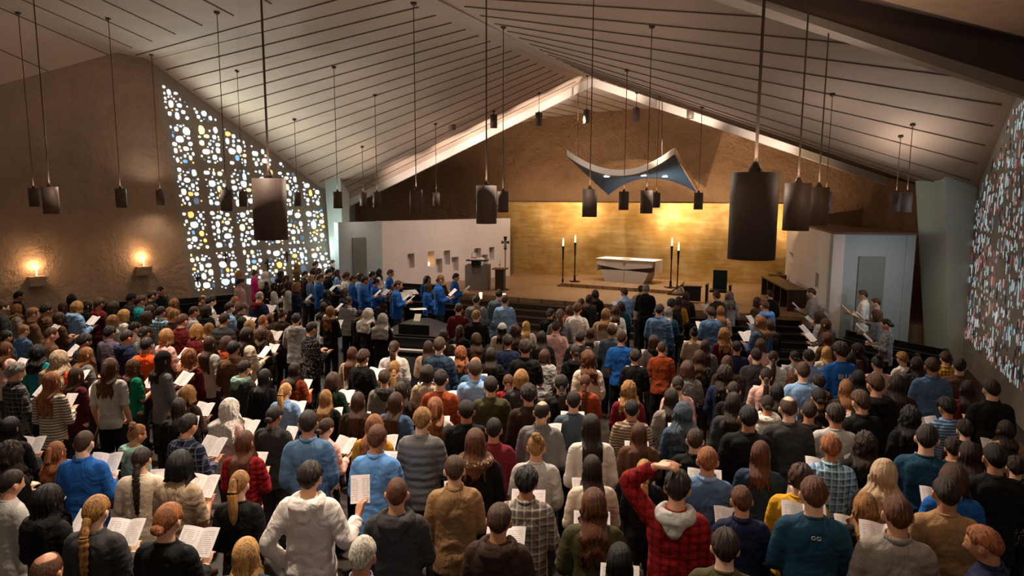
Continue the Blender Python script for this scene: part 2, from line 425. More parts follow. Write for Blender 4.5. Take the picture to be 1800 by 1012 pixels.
q0 = plF(1509.5, 450); q1 = plF(1556, 450)
bm = NB(); box(bm, ((q0.x+q1.x)/2, (q0.y+q1.y)/2-.02, (q0.z+FZ)/2), ((q1-q0).length, .05, q0.z-FZ), math.atan2(df.y, df.x)); struct(mesh_obj('door_2', bm, M['grey_door']))

# leaning pillars at both corners
def pillar(name, quad, mat):
    bm = NB(); loft(bm, quad); return struct(mesh_obj(name, bm, mat))
pb = at_y(600, 530, 23.6); pb.z = -.02
lean = V((GRt.x-extz(GRb, upL, GRt.z).x, 0, 0))
def pq(px0, px1, py, Y, dep):
    a = at_y(px0, py, Y); b = at_y(px1, py, Y); return [a, b, b+V((.0, dep, 0)), a+V((0, dep, 0))]
pillar('wall_pillar_left', [pq(590, 606, 575, 23.4, .9), pq(571, 599, 322, 23.6, 1.2), pq(566, 596, 300, 23.6, 1.4)], M['pillar'])
pillar('wall_pillar_right', [pq(1667, 1694, 664, 15.9, .9), pq(1662, 1720, 312, 16.1, 1.2), pq(1660, 1728, 280, 16.1, 1.4)], M['pillar'])
# side walls closing the transept corners
a = V((GRb.x, GRb.y+.3, 0)); b = g0-dG*13
bm = NB(); prism(bm, [down(a, FZ-.1), down(a+V((-1.2, 8.5, 0)), FZ-.1), down(a+V((-1.2, 8.5, 0)), 8), down(a, 8)], (-.3, 0, 0)); struct(mesh_obj('wall_transept_left', bm, M['white_daylit']))
a = V((H3b.x+.1, H3b.y+.9, 0))
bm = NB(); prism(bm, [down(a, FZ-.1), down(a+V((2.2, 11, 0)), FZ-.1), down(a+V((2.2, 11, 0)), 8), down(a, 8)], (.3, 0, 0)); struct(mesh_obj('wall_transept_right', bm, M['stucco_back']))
bm = NB(); q = at_y(1603, 500, 19.0); q2 = at_y(1668, 500, 18.6)
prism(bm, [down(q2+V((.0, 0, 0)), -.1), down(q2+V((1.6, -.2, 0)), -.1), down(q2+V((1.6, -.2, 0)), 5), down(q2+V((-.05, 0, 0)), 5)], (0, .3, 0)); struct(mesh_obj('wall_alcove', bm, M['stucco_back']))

# heavy fold beam at upper right, near the camera
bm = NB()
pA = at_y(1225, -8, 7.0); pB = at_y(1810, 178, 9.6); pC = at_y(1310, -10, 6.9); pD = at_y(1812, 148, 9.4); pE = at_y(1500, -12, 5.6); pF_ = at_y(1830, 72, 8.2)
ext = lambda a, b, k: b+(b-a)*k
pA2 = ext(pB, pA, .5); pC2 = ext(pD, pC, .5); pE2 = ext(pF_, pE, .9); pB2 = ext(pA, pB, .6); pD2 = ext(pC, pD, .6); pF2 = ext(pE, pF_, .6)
prism(bm, [pA2, pB2, pD2, pC2], (0, .02, .25)); struct(mesh_obj('trim_11', bm, M['ridge']))  # paler tone painted on the lower face to read as lit
bm = NB(); prism(bm, [pC2, pD2, pF2, pE2], (.0, .05, .25)); struct(mesh_obj('ceiling_fold', bm, M['shadow_brown']))  # dark tone painted on for the shade of this face
pG2 = pE2+V((4, -3.6, -.4)); pH2 = pF2+V((3, -3.6, -.4))
bm = NB(); prism(bm, [pE2, pF2, pH2, pG2], (0, 0, .25)); struct(mesh_obj('ceiling_balcony', bm, M['beam']))

# ------------------------------------------------------------ stained glass pieces
def glasswall(name, base, du, dup, width, ztop_f, ncol, rowh, seed, stretch, pal, mat, z_lo, parent_name, label_gap=.16, psc=1.0, drop=.0):
    R = random.Random(seed); bm = NB(); lay = bm.loops.layers.float_color.new('glass')
    colw = width/ncol; nrm = du.cross(dup).normalized()
    if (EYE-base).dot(nrm) < 0: nrm = -nrm
    Htot = 9.0
    for ci in range(ncol):
        for ri in range(int(Htot/rowh)+1):
            u0 = ci*colw+label_gap*.5; u1 = (ci+1)*colw-label_gap*.5; v0 = ri*rowh+label_gap*.35; v1 = (ri+1)*rowh-label_gap*.35
            cand = []
            for size, tries in ((.105, 4), (.078, 14), (.056, 40), (.040, 90), (.027, 110)):
                for _ in range(tries):
                    r = size*psc*R.uniform(.75, 1.15); rx = r; ry = r*stretch
                    if u1-u0 < 2*rx or v1-v0 < 2*ry: continue
                    u = R.uniform(u0+rx, u1-rx); v = R.uniform(v0+ry, v1-ry)
                    if all(((u-a)/1)**2+((v-b)/stretch)**2 > (rx+c+.030*psc)**2 for a, b, c in cand): cand.append((u, v, rx))
            for u, v, r in cand:
                top = base+du*u+dup*v
                if top.z > ztop_f(u)-.22*1 or top.z < z_lo or R.random() < drop: continue
                n = R.choice((5, 6, 7, 8)); ph = R.uniform(0, 6.28); asp = R.uniform(.72, 1.25)
                pts = []
                for k in range(n*2):
                    an = ph+2*math.pi*k/(n*2); rr = r*(1.0 if k % 2 == 0 else .98)*R.uniform(.86, 1.08)
                    x = math.cos(an); y = math.sin(an); sq = 1/ (abs(x)**2.7+abs(y)**2.7)**.3704
                    pts.append(base+du*(u+x*sq*rr*asp*.93)+dup*(v+y*sq*rr*stretch/asp*.93)+nrm*.012)
                col = R.choices([p[0] for p in pal], [p[1] for p in pal])[0]; k = R.uniform(.8, 1.15)
                col = tuple(min(1.2, x*k) for x in col)
                vs = [bm.verts.new(p) for p in pts]; f = bm.faces.new(vs)
                g = bmesh.ops.extrude_face_region(bm, geom=[f])
                nv = [x for x in g['geom'] if isinstance(x, bmesh.types.BMVert)]
                for x in nv: x.co -= nrm*.04
                fs = {ff for x in vs+nv for ff in x.link_faces}
                for ff in fs:
                    for lp in ff.loops: lp[lay] = (*col, 1)
    me = bpy.data.meshes.new(name); bmesh.ops.recalc_face_normals(bm, faces=bm.faces[:]); bm.to_mesh(me); bm.free(); me.materials.append(mat)
    o = bpy.data.objects.new(name, me); COL.objects.link(o); return struct(o)
palL = [((.80, .93, 1.0), 46), ((1.0, .98, .88), 14), ((.45, .66, .95), 12), ((.55, .80, .88), 9), ((1.0, .84, .38), 6), ((.85, .45, .12), 5), ((.05, .08, .12), 5), ((.12, .28, .5), 4), ((.9, .9, .62), 5)]
Lw = (V((GRb.x, GRb.y, 0))-V((GLb.x, GLb.y, 0))).length
topfL = lambda u: GLt.z+(GRt.z-GLt.z)*u/Lw
glasswall('window_3', GLb+dW*.05, dW, upL, Lw-.2, topfL, 6, 1.28, 3, 1.0, palL, M['glass_l'], GLb.z+.02, None, .15)
palR = [((.62, .86, .92), 34), ((.85, .95, 1.0), 14), ((.5, .16, .14), 14), ((.8, .42, .40), 12), ((.03, .03, .04), 16), ((.2, .3, .4), 8)]
Rw = 8.0
e_s = H3t.z; e_e = RW(1782, 180).z; e_u = (RW(1782, 180)-H3b).dot(dR)
topfR = lambda u: e_s+(e_e-e_s)*u/e_u
glasswall('window_4', H3b+dR*.18+V((0, 0, .25)), dR, upR, Rw, topfR, 16, 1.3, 9, 3.2, palR, M['glass_r'], .1, None, .03, .40, .46)
# dark small crosses in the left window
for i, (x, y) in enumerate(((347, 492), (396, 453), (470, 465), (504, 451), (345, 492))):
    if i == 4: continue
    p = LW(x, y)-nL*.03; bm = NB()
    a_ = math.atan2(dW.y, dW.x); box(bm, p, (.035, .03, .34), a_); box(bm, p+V((0, 0, .06)), (.2, .03, .035), a_)
    tag(mesh_obj('wall_cross', bm, M['iron']), ['small black cross low at the left end of the pebbled glass window', 'small black cross in the second column of the pebbled glass window', 'small black cross behind the choir in the pebbled glass window', 'small black cross at the right part of the pebbled glass window'][i], 'cross')

# daylight entering through the two glass walls
for x, y, e in ((330, 260, 170), (420, 340, 200), (510, 400, 170), (550, 440, 90)):
    q = LW(x, y); q = q - nL*.12; lamp('window_daylight', 'SPOT', q, e, (.78, .96, .90), q - nL*4 + V((.6, 0, .5)), spot_size=math.radians(165), spot_blend=1.0, shadow_soft_size=.03)
for x, y, e in ((1790, 330, 26), (1770, 470, 26), (1790, 560, 20)):
    q = RW(x, y); q = q - nR*.35; lamp('window_daylight', 'SPOT', q, e, (.72, .86, 1.0), q - nR*4 + V((0, 1.5, .3)), spot_size=math.radians(165), spot_blend=1.0, shadow_soft_size=.03)
# ============================================================ SANCTUARY THINGS
def local(o3, dx, z0=0):
    """matrix: local x along dx, y away from the nave, z up"""
    x = V((dx.x, dx.y, 0)).normalized(); y = V((-x.y, x.x, 0)); y = y if y.y > 0 else -y
    return Matrix(((x.x, y.x, 0, o3.x), (x.y, y.y, 0, o3.y), (0, 0, 1, o3.z), (0, 0, 0, 1)))
def place(o, m): o.matrix_world = m; return o
AZ = PZ+.12
al, ar = at_z(1061, 494, AZ), at_z(1133, 499.5, AZ)
altar = empty('altar', (0, 0, 0), 0, 'pale granite altar with wedge shaped gap, draped in white cloth', 'altar')
place(altar, local((al+ar)/2, ar-al))
def fp(bm, pts, y0, y1): prism(bm, [V((x, y0, z)) for x, z in pts], (0, y1-y0, 0))
bm = NB(); fp(bm, [(-.74, 0), (-.008, 0), (-.008, .45), (-.92, .42)], .0, .8); fp(bm, [(.008, 0), (.74, 0), (.92, .40), (.008, .45)], .0, .8)
mesh_obj('base', bm, M['stone'], altar)
bm = NB(); fp(bm, [(-.95, .42), (-.02, .44), (.02, .44), (.95, .40), (1.02, .62), (-1.02, .62)], .16, .78); fp(bm, [(-.012, .0), (.012, 0), (.012, .46), (-.012, .46)], .05, .7)
mesh_obj('gap_shadow', bm, M['shadow_brown'], altar)  # dark block in the wedge gap, its colour standing in for shade
bm = NB(); fp(bm, [(-1.1, .82), (1.1, .82), (1.06, .60), (.1, .48), (-.1, .48), (-1.06, .60)], .0, .82); mesh_obj('mensa', bm, M['stone'], altar)
bm = NB(); box(bm, (0, .42, .828), (2.26, .9, .014)); box(bm, (-1.125, .46, .60), (.014, .74, .46)); box(bm, (1.125, .46, .60), (.014, .74, .46))
c_ = mesh_obj('altar_cloth', bm, M['cloth_white']); c_.matrix_world = altar.matrix_world.copy(); tag(c_, 'white linen cloth spread over the granite altar, hanging at both ends', 'altar cloth')
bm = NB()
for x in (-.028, .028):
    for z in (-.028, .028): box(bm, (x, -.008, .70+z), (.04, .012, .04))
mesh_obj('cross_emblem', bm, M['gold_metal'], altar)
bm = NB(); box(bm, (0, .22, .848), (.3, .2, .022), .0, .004); b_ = mesh_obj('missal_stand', bm, M['gold_metal']); b_.matrix_world = altar.matrix_world.copy(); tag(b_, 'flat golden plate lying on the white altar cloth', 'plate')

def candlestick(px, pyb, pyt, zb, label):
    p = at_z(px, pyb, zb); top = at_y(px, pyt, p.y).z-zb
    r = empty('candlestick', p, rnd.uniform(0, .3), label, 'candlestick', None)
    k = p.y/1200
    bm = NB(); box(bm, (0, 0, .015), (.34, .34, .03), 0, .004); mesh_obj('base_plate', bm, M['iron'], r)
    ch = .27; hh = top-ch
    bm = NB(); lathe(bm, [(.035, .03), (.04, .05), (.04, .22), (.022, .26), (.022, hh-.5), (.03, hh-.46), (.032, hh-.3), (.045, hh-.02), (.05, hh), (.03, hh)], n=14); mesh_obj('pole', bm, M['iron'], r)
    c = empty('altar_candle', p+V((0, 0, hh)), 0, 'lit white candle on the '+label.replace(' dark iron candlestick', '').replace('lit', '').strip(), 'candle')
    bm = NB(); lathe(bm, [(.028, 0), (.03, .01), (.029, ch-.05), (.02, ch-.045), (.006, ch-.05)], n=12); mesh_obj('wax', bm, M['wax'], c)
    bm = NB(); lathe(bm, [(.002, ch-.045), (.009, ch-.03), (.007, ch-.01), (.001, ch+.01)], n=8); mesh_obj('flame', bm, M['flame'], c)
    lamp('candle_light', 'POINT', (0, 0, ch+.03), 1.6, (1, .62, .3), parent=c, shadow_soft_size=.01)
candlestick(989, 502, 419, PZ, 'dark iron candlestick outermost left of the altar')
candlestick(1010, 495, 413, AZ, 'dark iron candlestick close to the left end of the altar')
candlestick(1178.5, 505.5, 418, AZ, 'dark iron candlestick close to the right end of the altar')
candlestick(1190, 514, 426, PZ, 'dark iron candlestick outermost right of the altar')

# ambo
a_l, a_r = at_z(822, 509, PZ), at_z(853, 512.5, PZ)
ambo = empty('ambo', (0, 0, 0), 0, 'grey granite reading pulpit with notched top beside the processional cross', 'lectern'); place(ambo, local((a_l+a_r)/2, V((1, -.12, 0))))
W_ = (a_r-a_l).length/2
bm = NB(); fp(bm, [(-W_, 0), (W_, 0), (W_, .86), (W_*.45, .86), (W_*.35, .54), (-W_*.35, .54), (-W_*.45, .86), (-W_, .86)], 0, .7); box(bm, (0, .4, .65), (W_*1.6, .5, .3)); mesh_obj('stone_block', bm, M['stone_mid'], ambo)
bm = NB(); box(bm, (-.04, .25, .92), (.3, .3, .16)); mesh_obj('desk_support', bm, M['black_wood'], ambo)
bm = NB(); box(bm, (0, .25, 1.02), (.74, .46, .035), 0, .005); d_ = mesh_obj('desk', bm, M['black_wood'], ambo)
bm = NB(); tube(bm, [(-.2, .3, 1.03), (-.2, .3, 1.25), (-.12, .28, 1.33), (-.02, .25, 1.33)], .007, 6); mesh_obj('microphone', bm, M['iron'], ambo)
bm = NB()
for s in (-1, 1):
    loft(bm, [[V((s*.005, .08, 1.045)), V((s*.005, .42, 1.045)), V((s*.005, .42, 1.09)), V((s*.005, .08, 1.09))], [V((s*.12, .08, 1.045)), V((s*.12, .42, 1.045)), V((s*.12, .42, 1.10)), V((s*.12, .08, 1.10))], [V((s*.24, .08, 1.045)), V((s*.24, .42, 1.045)), V((s*.24, .42, 1.06)), V((s*.24, .08, 1.06))]])
o = mesh_obj('open_book', bm, M['paper']); o.matrix_world = ambo.matrix_world.copy(); tag(o, 'thick open book lying on the desk of the stone pulpit', 'book')
bm = NB(); box(bm, (-.12, .2, 1.115), (.2, .16, .012)); o = mesh_obj('ribbon_cloth', bm, M['red_cloth']); o.matrix_world = ambo.matrix_world.copy(); tag(o, 'small orange-red cloth on the pulpit book', 'cloth')
# side stand with cruet
q = at_z(877, 511.5, PZ)
st = empty('side_table', q, math.radians(-12), 'small dark wooden pedestal table between the pulpit and the cross', 'table')
bm = NB(); box(bm, (0, .2, .36), (.3, .3, .72), 0, .01); mesh_obj('pedestal', bm, M['dark_wood'], st)
bm = NB(); box(bm, (0, .2, .745), (.5, .42, .04), 0, .008); mesh_obj('top', bm, M['mid_wood'], st)
o = empty('incense_holder', q+V((.02, .2, .767)), 0, 'small brass holder on the dark pedestal table', 'holder')
bm = NB(); lathe(bm, [(.07, 0), (.07, .012), (.012, .02), (.012, .1), (.05, .12), (.05, .13)], n=12); mesh_obj('stand', bm, M['gold_metal'], o)
bm = NB(); tube(bm, [(0, 0, .13), (.03, 0, .25)], .006, 6); mesh_obj('stick', bm, M['iron'], o)
# processional cross
q = at_z(888, 509, PZ); topz_ = at_y(888, 415.5, q.y).z-PZ
cr = empty('processional_cross', q, math.radians(-8), 'tall dark processional cross with pale figure on a thin pole', 'cross')
bm = NB(); lathe(bm, [(.14, 0), (.14, .02), (.02, .04), (.016, .1), (.014, topz_-.42)], n=12); mesh_obj('pole', bm, M['iron'], cr)
bm = NB(); h_ = topz_
fp(bm, [(-.05, h_-.45), (.05, h_-.45), (.035, h_-.22), (.13, h_-.26), (.13, h_-.14), (.035, h_-.17), (.06, h_), (-.06, h_), (-.035, h_-.17), (-.13, h_-.14), (-.13, h_-.26), (-.035, h_-.22)], -.015, .015); mesh_obj('cross_head', bm, M['dark_wood'], cr)
bm = NB(); tube(bm, [(0, -.03, h_-.40), (0, -.035, h_-.28), (0, -.03, h_-.19)], [.012, .02, .022], 8); ell(bm, (0, -.03, h_-.155), (.016, .016, .02)); tube(bm, [(-.1, -.025, h_-.17), (0, -.03, h_-.20), (.1, -.025, h_-.17)], .01, 6); mesh_obj('figure', bm, M['pearl'], cr)
# candles standing on the step by the servers
for i, (x, y) in enumerate(((845, 520), (886, 522))):
    pb_ = at_y(x, y, 19.4 if i == 0 else 19.0); 
    c = empty('processional_candle', (pb_.x, pb_.y, 0), 0, ['tall processional candle left, near the server in grey surplice', 'tall processional candle right, near the servers in pale blue surplices'][i], 'candle')
    bm = NB(); lathe(bm, [(.012, .0), (.012, pb_.z-.12), (.05, pb_.z-.1), (.05, pb_.z-.08)], n=10); mesh_obj('pole', bm, M['iron'], c)
    bm = NB(); lathe(bm, [(.035, pb_.z-.08), (.05, pb_.z+.1), (.046, pb_.z+.1), (.03, pb_.z-.06)], n=12); mesh_obj('glass_cup', bm, M['wax'], c)
    lamp('candle_light', 'POINT', (0, 0, pb_.z+.14), 1.5, (1, .62, .3), parent=c, shadow_soft_size=.02)

# canopy over the altar
cn = empty('altar_canopy', (0, 0, 0), 0, 'white edged curved canopy with blue underside hanging above the altar', 'canopy')
N = 28; bm = NB(); YF, YB = 22.6, 25.6
def quad3(p0, pm, p1, t):  # quadratic through three
    a = 2*(t-.5)*(t-1); b = 4*t*(1-t); c = 2*t*(t-.5)
    return (p0[0]*a+pm[0]*b+p1[0]*c, p0[1]*a+pm[1]*b+p1[1]*c)
fr, bk = [], []
for i in range(N+1):
    t_ = i/N
    x, y = quad3((996, 273.5), (1090, 309), (1185, 271), t_); fr.append(at_y(x, y, YF))
    x, y = quad3((1069.6, 343), (1142, 313), (1225.5, 339), t_); bk.append(at_y(x, y, YB))
g = [[bm.verts.new(fr[i].lerp(bk[i], j/10)) for j in range(11)] for i in range(N+1)]
for i in range(N):
    for j in range(10): bm.faces.new((g[i][j], g[i][j+1], g[i+1][j+1], g[i+1][j]))
mesh_obj('underside', bm, M['canopy_blue'], cn, True)
bm = NB(); h = .20
rings = [[fr[i]+V((0, -.02, -.0)), fr[i]+V((0, -.02, h)), fr[i]+V((0, .14, h)), fr[i]+V((0, .14, .02))] for i in range(N+1)]; loft(bm, rings)
mesh_obj('front_fascia', bm, M['fascia'], cn)
bm = NB(); loft(bm, [[fr[i]+V((0, .12, .17)), fr[i]+V((0, .12, .19)), bk[i]+V((0, 0, .19)), bk[i]+V((0, 0, .02))] for i in range(N+1)]); mesh_obj('top_shell', bm, M['fascia'], cn)
bm = NB(); prism(bm, [fr[-1]+V((.0, 0, 0)), fr[-1]+V((0, 0, h)), bk[-1]+V((0, 0, .19)), bk[-1]], (.04, 0, 0)); mesh_obj('side_fascia', bm, M['beam'], cn); bm = NB(); prism(bm, [fr[0], fr[0]+V((0, 0, h)), bk[0]+V((0, 0, .19)), bk[0]], (-.03, 0, 0)); mesh_obj('side_fascia', bm, M['beam'], cn)
for x, y in ((1066, 310.5), (1131.5, 309), (1168.5, 310)):
    # on the underside surface: find v by projecting
    best = None
    for i in range(N+1):
        for j in range(0, 41):
            p = fr[i].lerp(bk[i], j/40); d = ray(x, y); tt = (p-EYE).dot(d)/d.dot(d); e = (EYE+d*tt-p).length
            if best is None or e < best[0]: best = (e, p)
    p = best[1]
    bm = NB(); lathe(bm, [(.0, -.02), (.085, -.02), (.085, .01), (0, .01)], p, 16); mesh_obj('downlight', bm, M['downlight'], cn)
    lamp('canopy_light', 'SPOT', p+V((0, 0, -.06)), 130, (1.0, .86, .68), p+V((0, .1, -3)), spot_size=math.radians(120), spot_blend=.8, shadow_soft_size=.06)
for x, y in ((1010, 300), (1180, 300)):
    pass
bm = NB()
for i in (3, N-3):
    tube(bm, [fr[i]+V((0, .1, .18)), fr[i]+V((0, .4, 2.3))], .012, 6)
mesh_obj('hanging_rod', bm, M['rod'], cn)

# black presider chair and lectern box
q = at_z(1262, 531, PZ)
ch = empty('presider_chair', q, math.radians(-20), 'black high-backed chair with green back in front of the gold wall', 'chair')
bm = NB(); box(bm, (0, .0, .36), (.5, .5, .07), 0, .01); mesh_obj('seat', bm, M['black_wood'], ch)
bm = NB(); box(bm, (.02, .24, .66), (.42, .06, .62), 0, .01); mesh_obj('backrest', bm, M['blue_green'], ch)
for x in (-.34, .34):
    for y in (-.2, .2):
        bm = NB(); box(bm, (x, y, .25), (.06, .06, .5)); mesh_obj('leg', bm, M['black_wood'], ch)
    bm = NB(); box(bm, (x, 0, .53), (.08, .5, .05), 0, .006); mesh_obj('armrest', bm, M['black_wood'], ch)
q = at_z(1236, 530, PZ)
lc = empty('kneeler', q+V((-.34, 0, 0)), math.radians(-14), 'low black boxy prie-dieu left of the black high-backed chair', 'kneeler')
bm = NB(); box(bm, (0, 0, .24), (.5, .05, .44), 0, .008); mesh_obj('front_panel', bm, M['black_wood'], lc)
bm = NB(); box(bm, (0, .1, .47), (.56, .3, .03), 0, .006); mesh_obj('shelf', bm, M['black_wood'], lc)
# wooden frame ornament by right candlestick
q = at_z(1192, 519, PZ)
o = empty('wood_sculpture', q, math.radians(-24), 'low angular wooden nativity frame beside the rightmost candlestick', 'sculpture')
bm = NB(); tube(bm, [(-.35, 0, .02), (.12, 0, .36)], .025, 6); tube(bm, [(.12, 0, .36), (.3, .02, .02)], .025, 6); tube(bm, [(-.35, 0, .02), (.3, 0, .02)], .025, 6); mesh_obj('frame', bm, M['dark_wood'], o)
bm = NB(); ell(bm, (.05, .04, .12), (.13, .08, .11)); ell(bm, (-.08, .04, .07), (.12, .07, .07)); ell(bm, (.08, .02, .22), (.06, .05, .06)); mesh_obj('carving', bm, M['stone'], o)
# shelf with figure on the right screen
q = plE(1378, 490); q = q-inE*.16
o = empty('wall_basin', (0, 0, 0), 0, 'white stone bracket basin with dark carved bowl on the right screen wall', 'basin'); o.location = q
bm = NB(); lathe(bm, [(.06, -.42), (.11, -.3), (.16, -.1), (.24, .05), (.24, .1), (.2, .1), (.12, .02)], n=20); mesh_obj('pedestal', bm, M['white_wall'], o)
bm = NB(); ell(bm, (0, 0, .2), (.22, .2, .12), u=12, v=8); mesh_obj('carved_bowl', bm, M['dark_wood'], o)
bm = NB(); ell(bm, (-.02, 0, .32), (.14, .1, .07), Matrix.Rotation(.4, 3, 'Y')); ell(bm, (.1, 0, .36), (.07, .05, .05)); mesh_obj('shell', bm, M['cloth_white'], o)

# stalls along the right screen
def stall(name, p, q, depth, zt, mat, label, cat, n=4, group=None, backz=None):
    L = (q-p); L.z = 0; ln = L.length; r = empty(name, p, math.atan2(L.y, L.x), label, cat, group)
    bm = NB(); box(bm, (ln/2, depth/2, zt-.02), (ln, depth, .04), 0, .006); mesh_obj('top', bm, mat, r)
    for k in range(n+1):
        bm = NB(); box(bm, (min(max(ln*k/n, .03), ln-.03), depth/2, (zt-.04)/2), (.05, depth*.92, zt-.04)); mesh_obj('panel', bm, mat, r)
    bm = NB(); box(bm, (ln/2, .05 if backz is None else depth-.03, zt*.55), (ln, .03, zt*.7)); mesh_obj('board', bm, mat, r)
    return r
p = at_z(1424, 548, PZ); p2 = at_z(1372, 518, PZ)
stall('choir_stall', p+V((-.1, 0, 0)), p2+V((-.1, 0, 0)), .55, .62, M['dark_wood'], 'long dark wooden desk bench running beside the right white screen', 'bench', 4)
p = at_z(1352, 508, PZ); p2 = at_z(1382, 509, PZ)
stall('sanctuary_stool', p, p2, .45, .5, M['dark_wood'], 'dark wooden bench standing endwise against the gold wall at right', 'bench', 3)

# ---------------------------------------------------------- pews
def pew(px, py, length, rz, label, group=None, ztop=.86, mat=None):
    mat = mat or M['black_wood']; p = at_z(px, py, ztop+FZ)
    r = empty('pew', (p.x, p.y, FZ), rz, label, 'pew', group)
    bm = NB(); prism(bm, [V((-length/2, .0, .30)), V((-length/2, -.05, ztop)), V((-length/2, -.015, ztop)), V((-length/2, .035, .30))], (length, 0, 0)); mesh_obj('backrest', bm, mat, r)
    bm = NB(); box(bm, (0, .22, .43), (length, .40, .035), 0, .005); mesh_obj('seat', bm, mat, r)
    for s in (-1, 1):
        bm = NB(); prism(bm, [V((s*length/2, -.08, 0)), V((s*length/2, .40, 0)), V((s*length/2, .42, .5)), V((s*length/2, .02, ztop+.02)), V((s*length/2, -.07, ztop+.02))], (-s*.045, 0, 0)); mesh_obj('end_panel', bm, M['dark_wood'], r)
    bm = NB(); box(bm, (0, -.13, ztop-.14), (length*.96, .16, .02)); mesh_obj('book_ledge', bm, mat, r)
    return r
ords = ['frontmost', 'second', 'third', 'fourth', 'fifth', 'sixth']
def pewrow(x, y, L, deg, n, step, lab, grp, ztop=.86):
    p = at_z(x, y, ztop+FZ); b_ = V((math.sin(math.radians(deg)), -math.cos(math.radians(deg)), 0))
    for i in range(n):
        q = p+b_*step*i; r = pew(900, 600, L, math.radians(deg), ords[i]+' from the altar of the '+lab, grp, ztop); r.location = (q.x, q.y, FZ)
pewrow(1256, 560, 1.25, -14, 4, .95, 'black pews left of the empty aisle, centre right', 'black pews of the centre right block')
pewrow(1362, 561, 1.25, -14, 5, .95, 'black pews in the gap before the gold wall', 'black pews before the confessional')
pewrow(1572, 596, 2.2, -62, 2, .95, 'black pews standing sideways beside the white confessional', 'side pews at right', .95)
pew(366, 520, 1.7, math.radians(40), 'long black pew back right under the left end of the pebbled window', 'black pews under the pebbled window', 1.3)
pew(232, 528, 1.7, math.radians(50), 'long black pew back beside the rough wall left of the pebbled window', 'black pews under the pebbled window', 1.3)
pew(622, 512, 1.7, math.radians(-22), 'black choir pew behind the singers in blue', 'black choir pews', 1.0)
pew(760, 532, 1.7, math.radians(-20), 'black choir pew front before the row of singers at right', 'black choir pews', 1.0)
pew(740, 499, 1.8, math.radians(-20), 'low dark pew against the white niche wall', 'black choir pews', 1.0)

# ---------------------------------------------------------- grand piano
q = at_z(722, 590, .95+FZ)
pn = empty('grand_piano', (q.x, q.y, FZ), math.radians(-14), 'black grand piano with closed lid standing before the choir', 'piano')
out = [(-.75, -.1), (.75, -.1), (.75, .75), (.68, 1.1), (.45, 1.35), (.15, 1.45), (-.1, 1.75), (-.4, 1.95), (-.68, 1.85), (-.75, 1.5)]
bm = NB(); prism(bm, [V((x, y, .62)) for x, y in out], (0, 0, .3)); mesh_obj('case', bm, M['black_wood'], pn)
bm = NB(); prism(bm, [V((x*1.03, y*1.02+.12, .93)) for x, y in out if y > -.2], (0, 0, .025)); mesh_obj('lid', bm, M['black_wood'], pn)
bm = NB(); box(bm, (0, -.25, .64), (1.5, .32, .1), 0, .01); mesh_obj('key_bed', bm, M['black_wood'], pn)
bm = NB(); box(bm, (0, -.25, .70), (1.22, .14, .02)); mesh_obj('keyboard', bm, M['ivory'], pn)
for x, y in ((-.62, 0), (.62, 0), (-.4, 1.6)):
    bm = NB(); lathe(bm, [(.06, .62), (.055, .5), (.035, .1), (.05, .06), (.05, 0)], (x, y, 0), 10); mesh_obj('leg', bm, M['black_wood'], pn)
bm = NB(); box(bm, (0, .18, 1.05), (.7, .03, .22)); mesh_obj('music_desk', bm, M['black_wood'], pn)
def sheet(px, py, z, rz, w_, h_, label, tilt=0, mat='paper', grp='loose music sheets'):
    p = at_z(px, py, z+FZ); bm = NB(); box(bm, (0, 0, 0), (w_, h_, .006)); o = mesh_obj('music_sheet', bm, M[mat]); o.location = p; o.rotation_euler = (tilt, 0, rz); tag(o, label, 'paper', grp); return o
sheet(735, 543, 1.0, .25, .42, .28, 'white music sheets lying on the lid of the grand piano')
sheet(733, 561, .99, -.2, .16, .3, 'narrow patterned leaflet hanging over the piano edge', .9, 'pearl')
for i, (x, y, r_) in enumerate(((712, 517, .3), (701, 522, .1), (722, 513, .5))):
    p = at_z(x, y, 1.05+FZ); 
    o = empty('music_stand', (p.x, p.y, FZ), r_, ['music stand with spread sheets, middle of three beside the blonde singer', 'music stand with spread sheets, nearest the blonde singer in blue', 'music stand with spread sheets, rightmost beside the niche wall'][i], 'music stand', 'music stands by the choir')
    bm = NB(); tube(bm, [(0, 0, .02), (0, 0, 1.02)], .012, 6); mesh_obj('pole', bm, M['iron'], o)
    bm = NB(); lathe(bm, [(.18, 0), (.18, .015), (.02, .03)], n=10); mesh_obj('foot', bm, M['iron'], o)
    bm = NB(); box(bm, (0, 0, 0), (.46, .32, .01)); d = mesh_obj('desk', bm, M['iron'], o); d.location = (0, 0, 1.03); d.rotation_euler = (.35, 0, 0)
    bm = NB(); box(bm, (0, 0, 0), (.42, .29, .008)); d = mesh_obj('music_sheet', bm, M['paper']); d.matrix_world = Matrix.Translation(V((p.x, p.y, FZ))) @ Matrix.Rotation(r_, 4, 'Z') @ Matrix.Translation((0, -.0, 1.045)) @ Matrix.Rotation(.35, 4, 'X'); tag(d, ['music sheets on the middle stand beside the blonde singer', 'music sheets on the stand nearest the blonde singer in blue', 'music sheets on the rightmost stand beside the niche wall'][i], 'paper', 'sheets on the music stands')

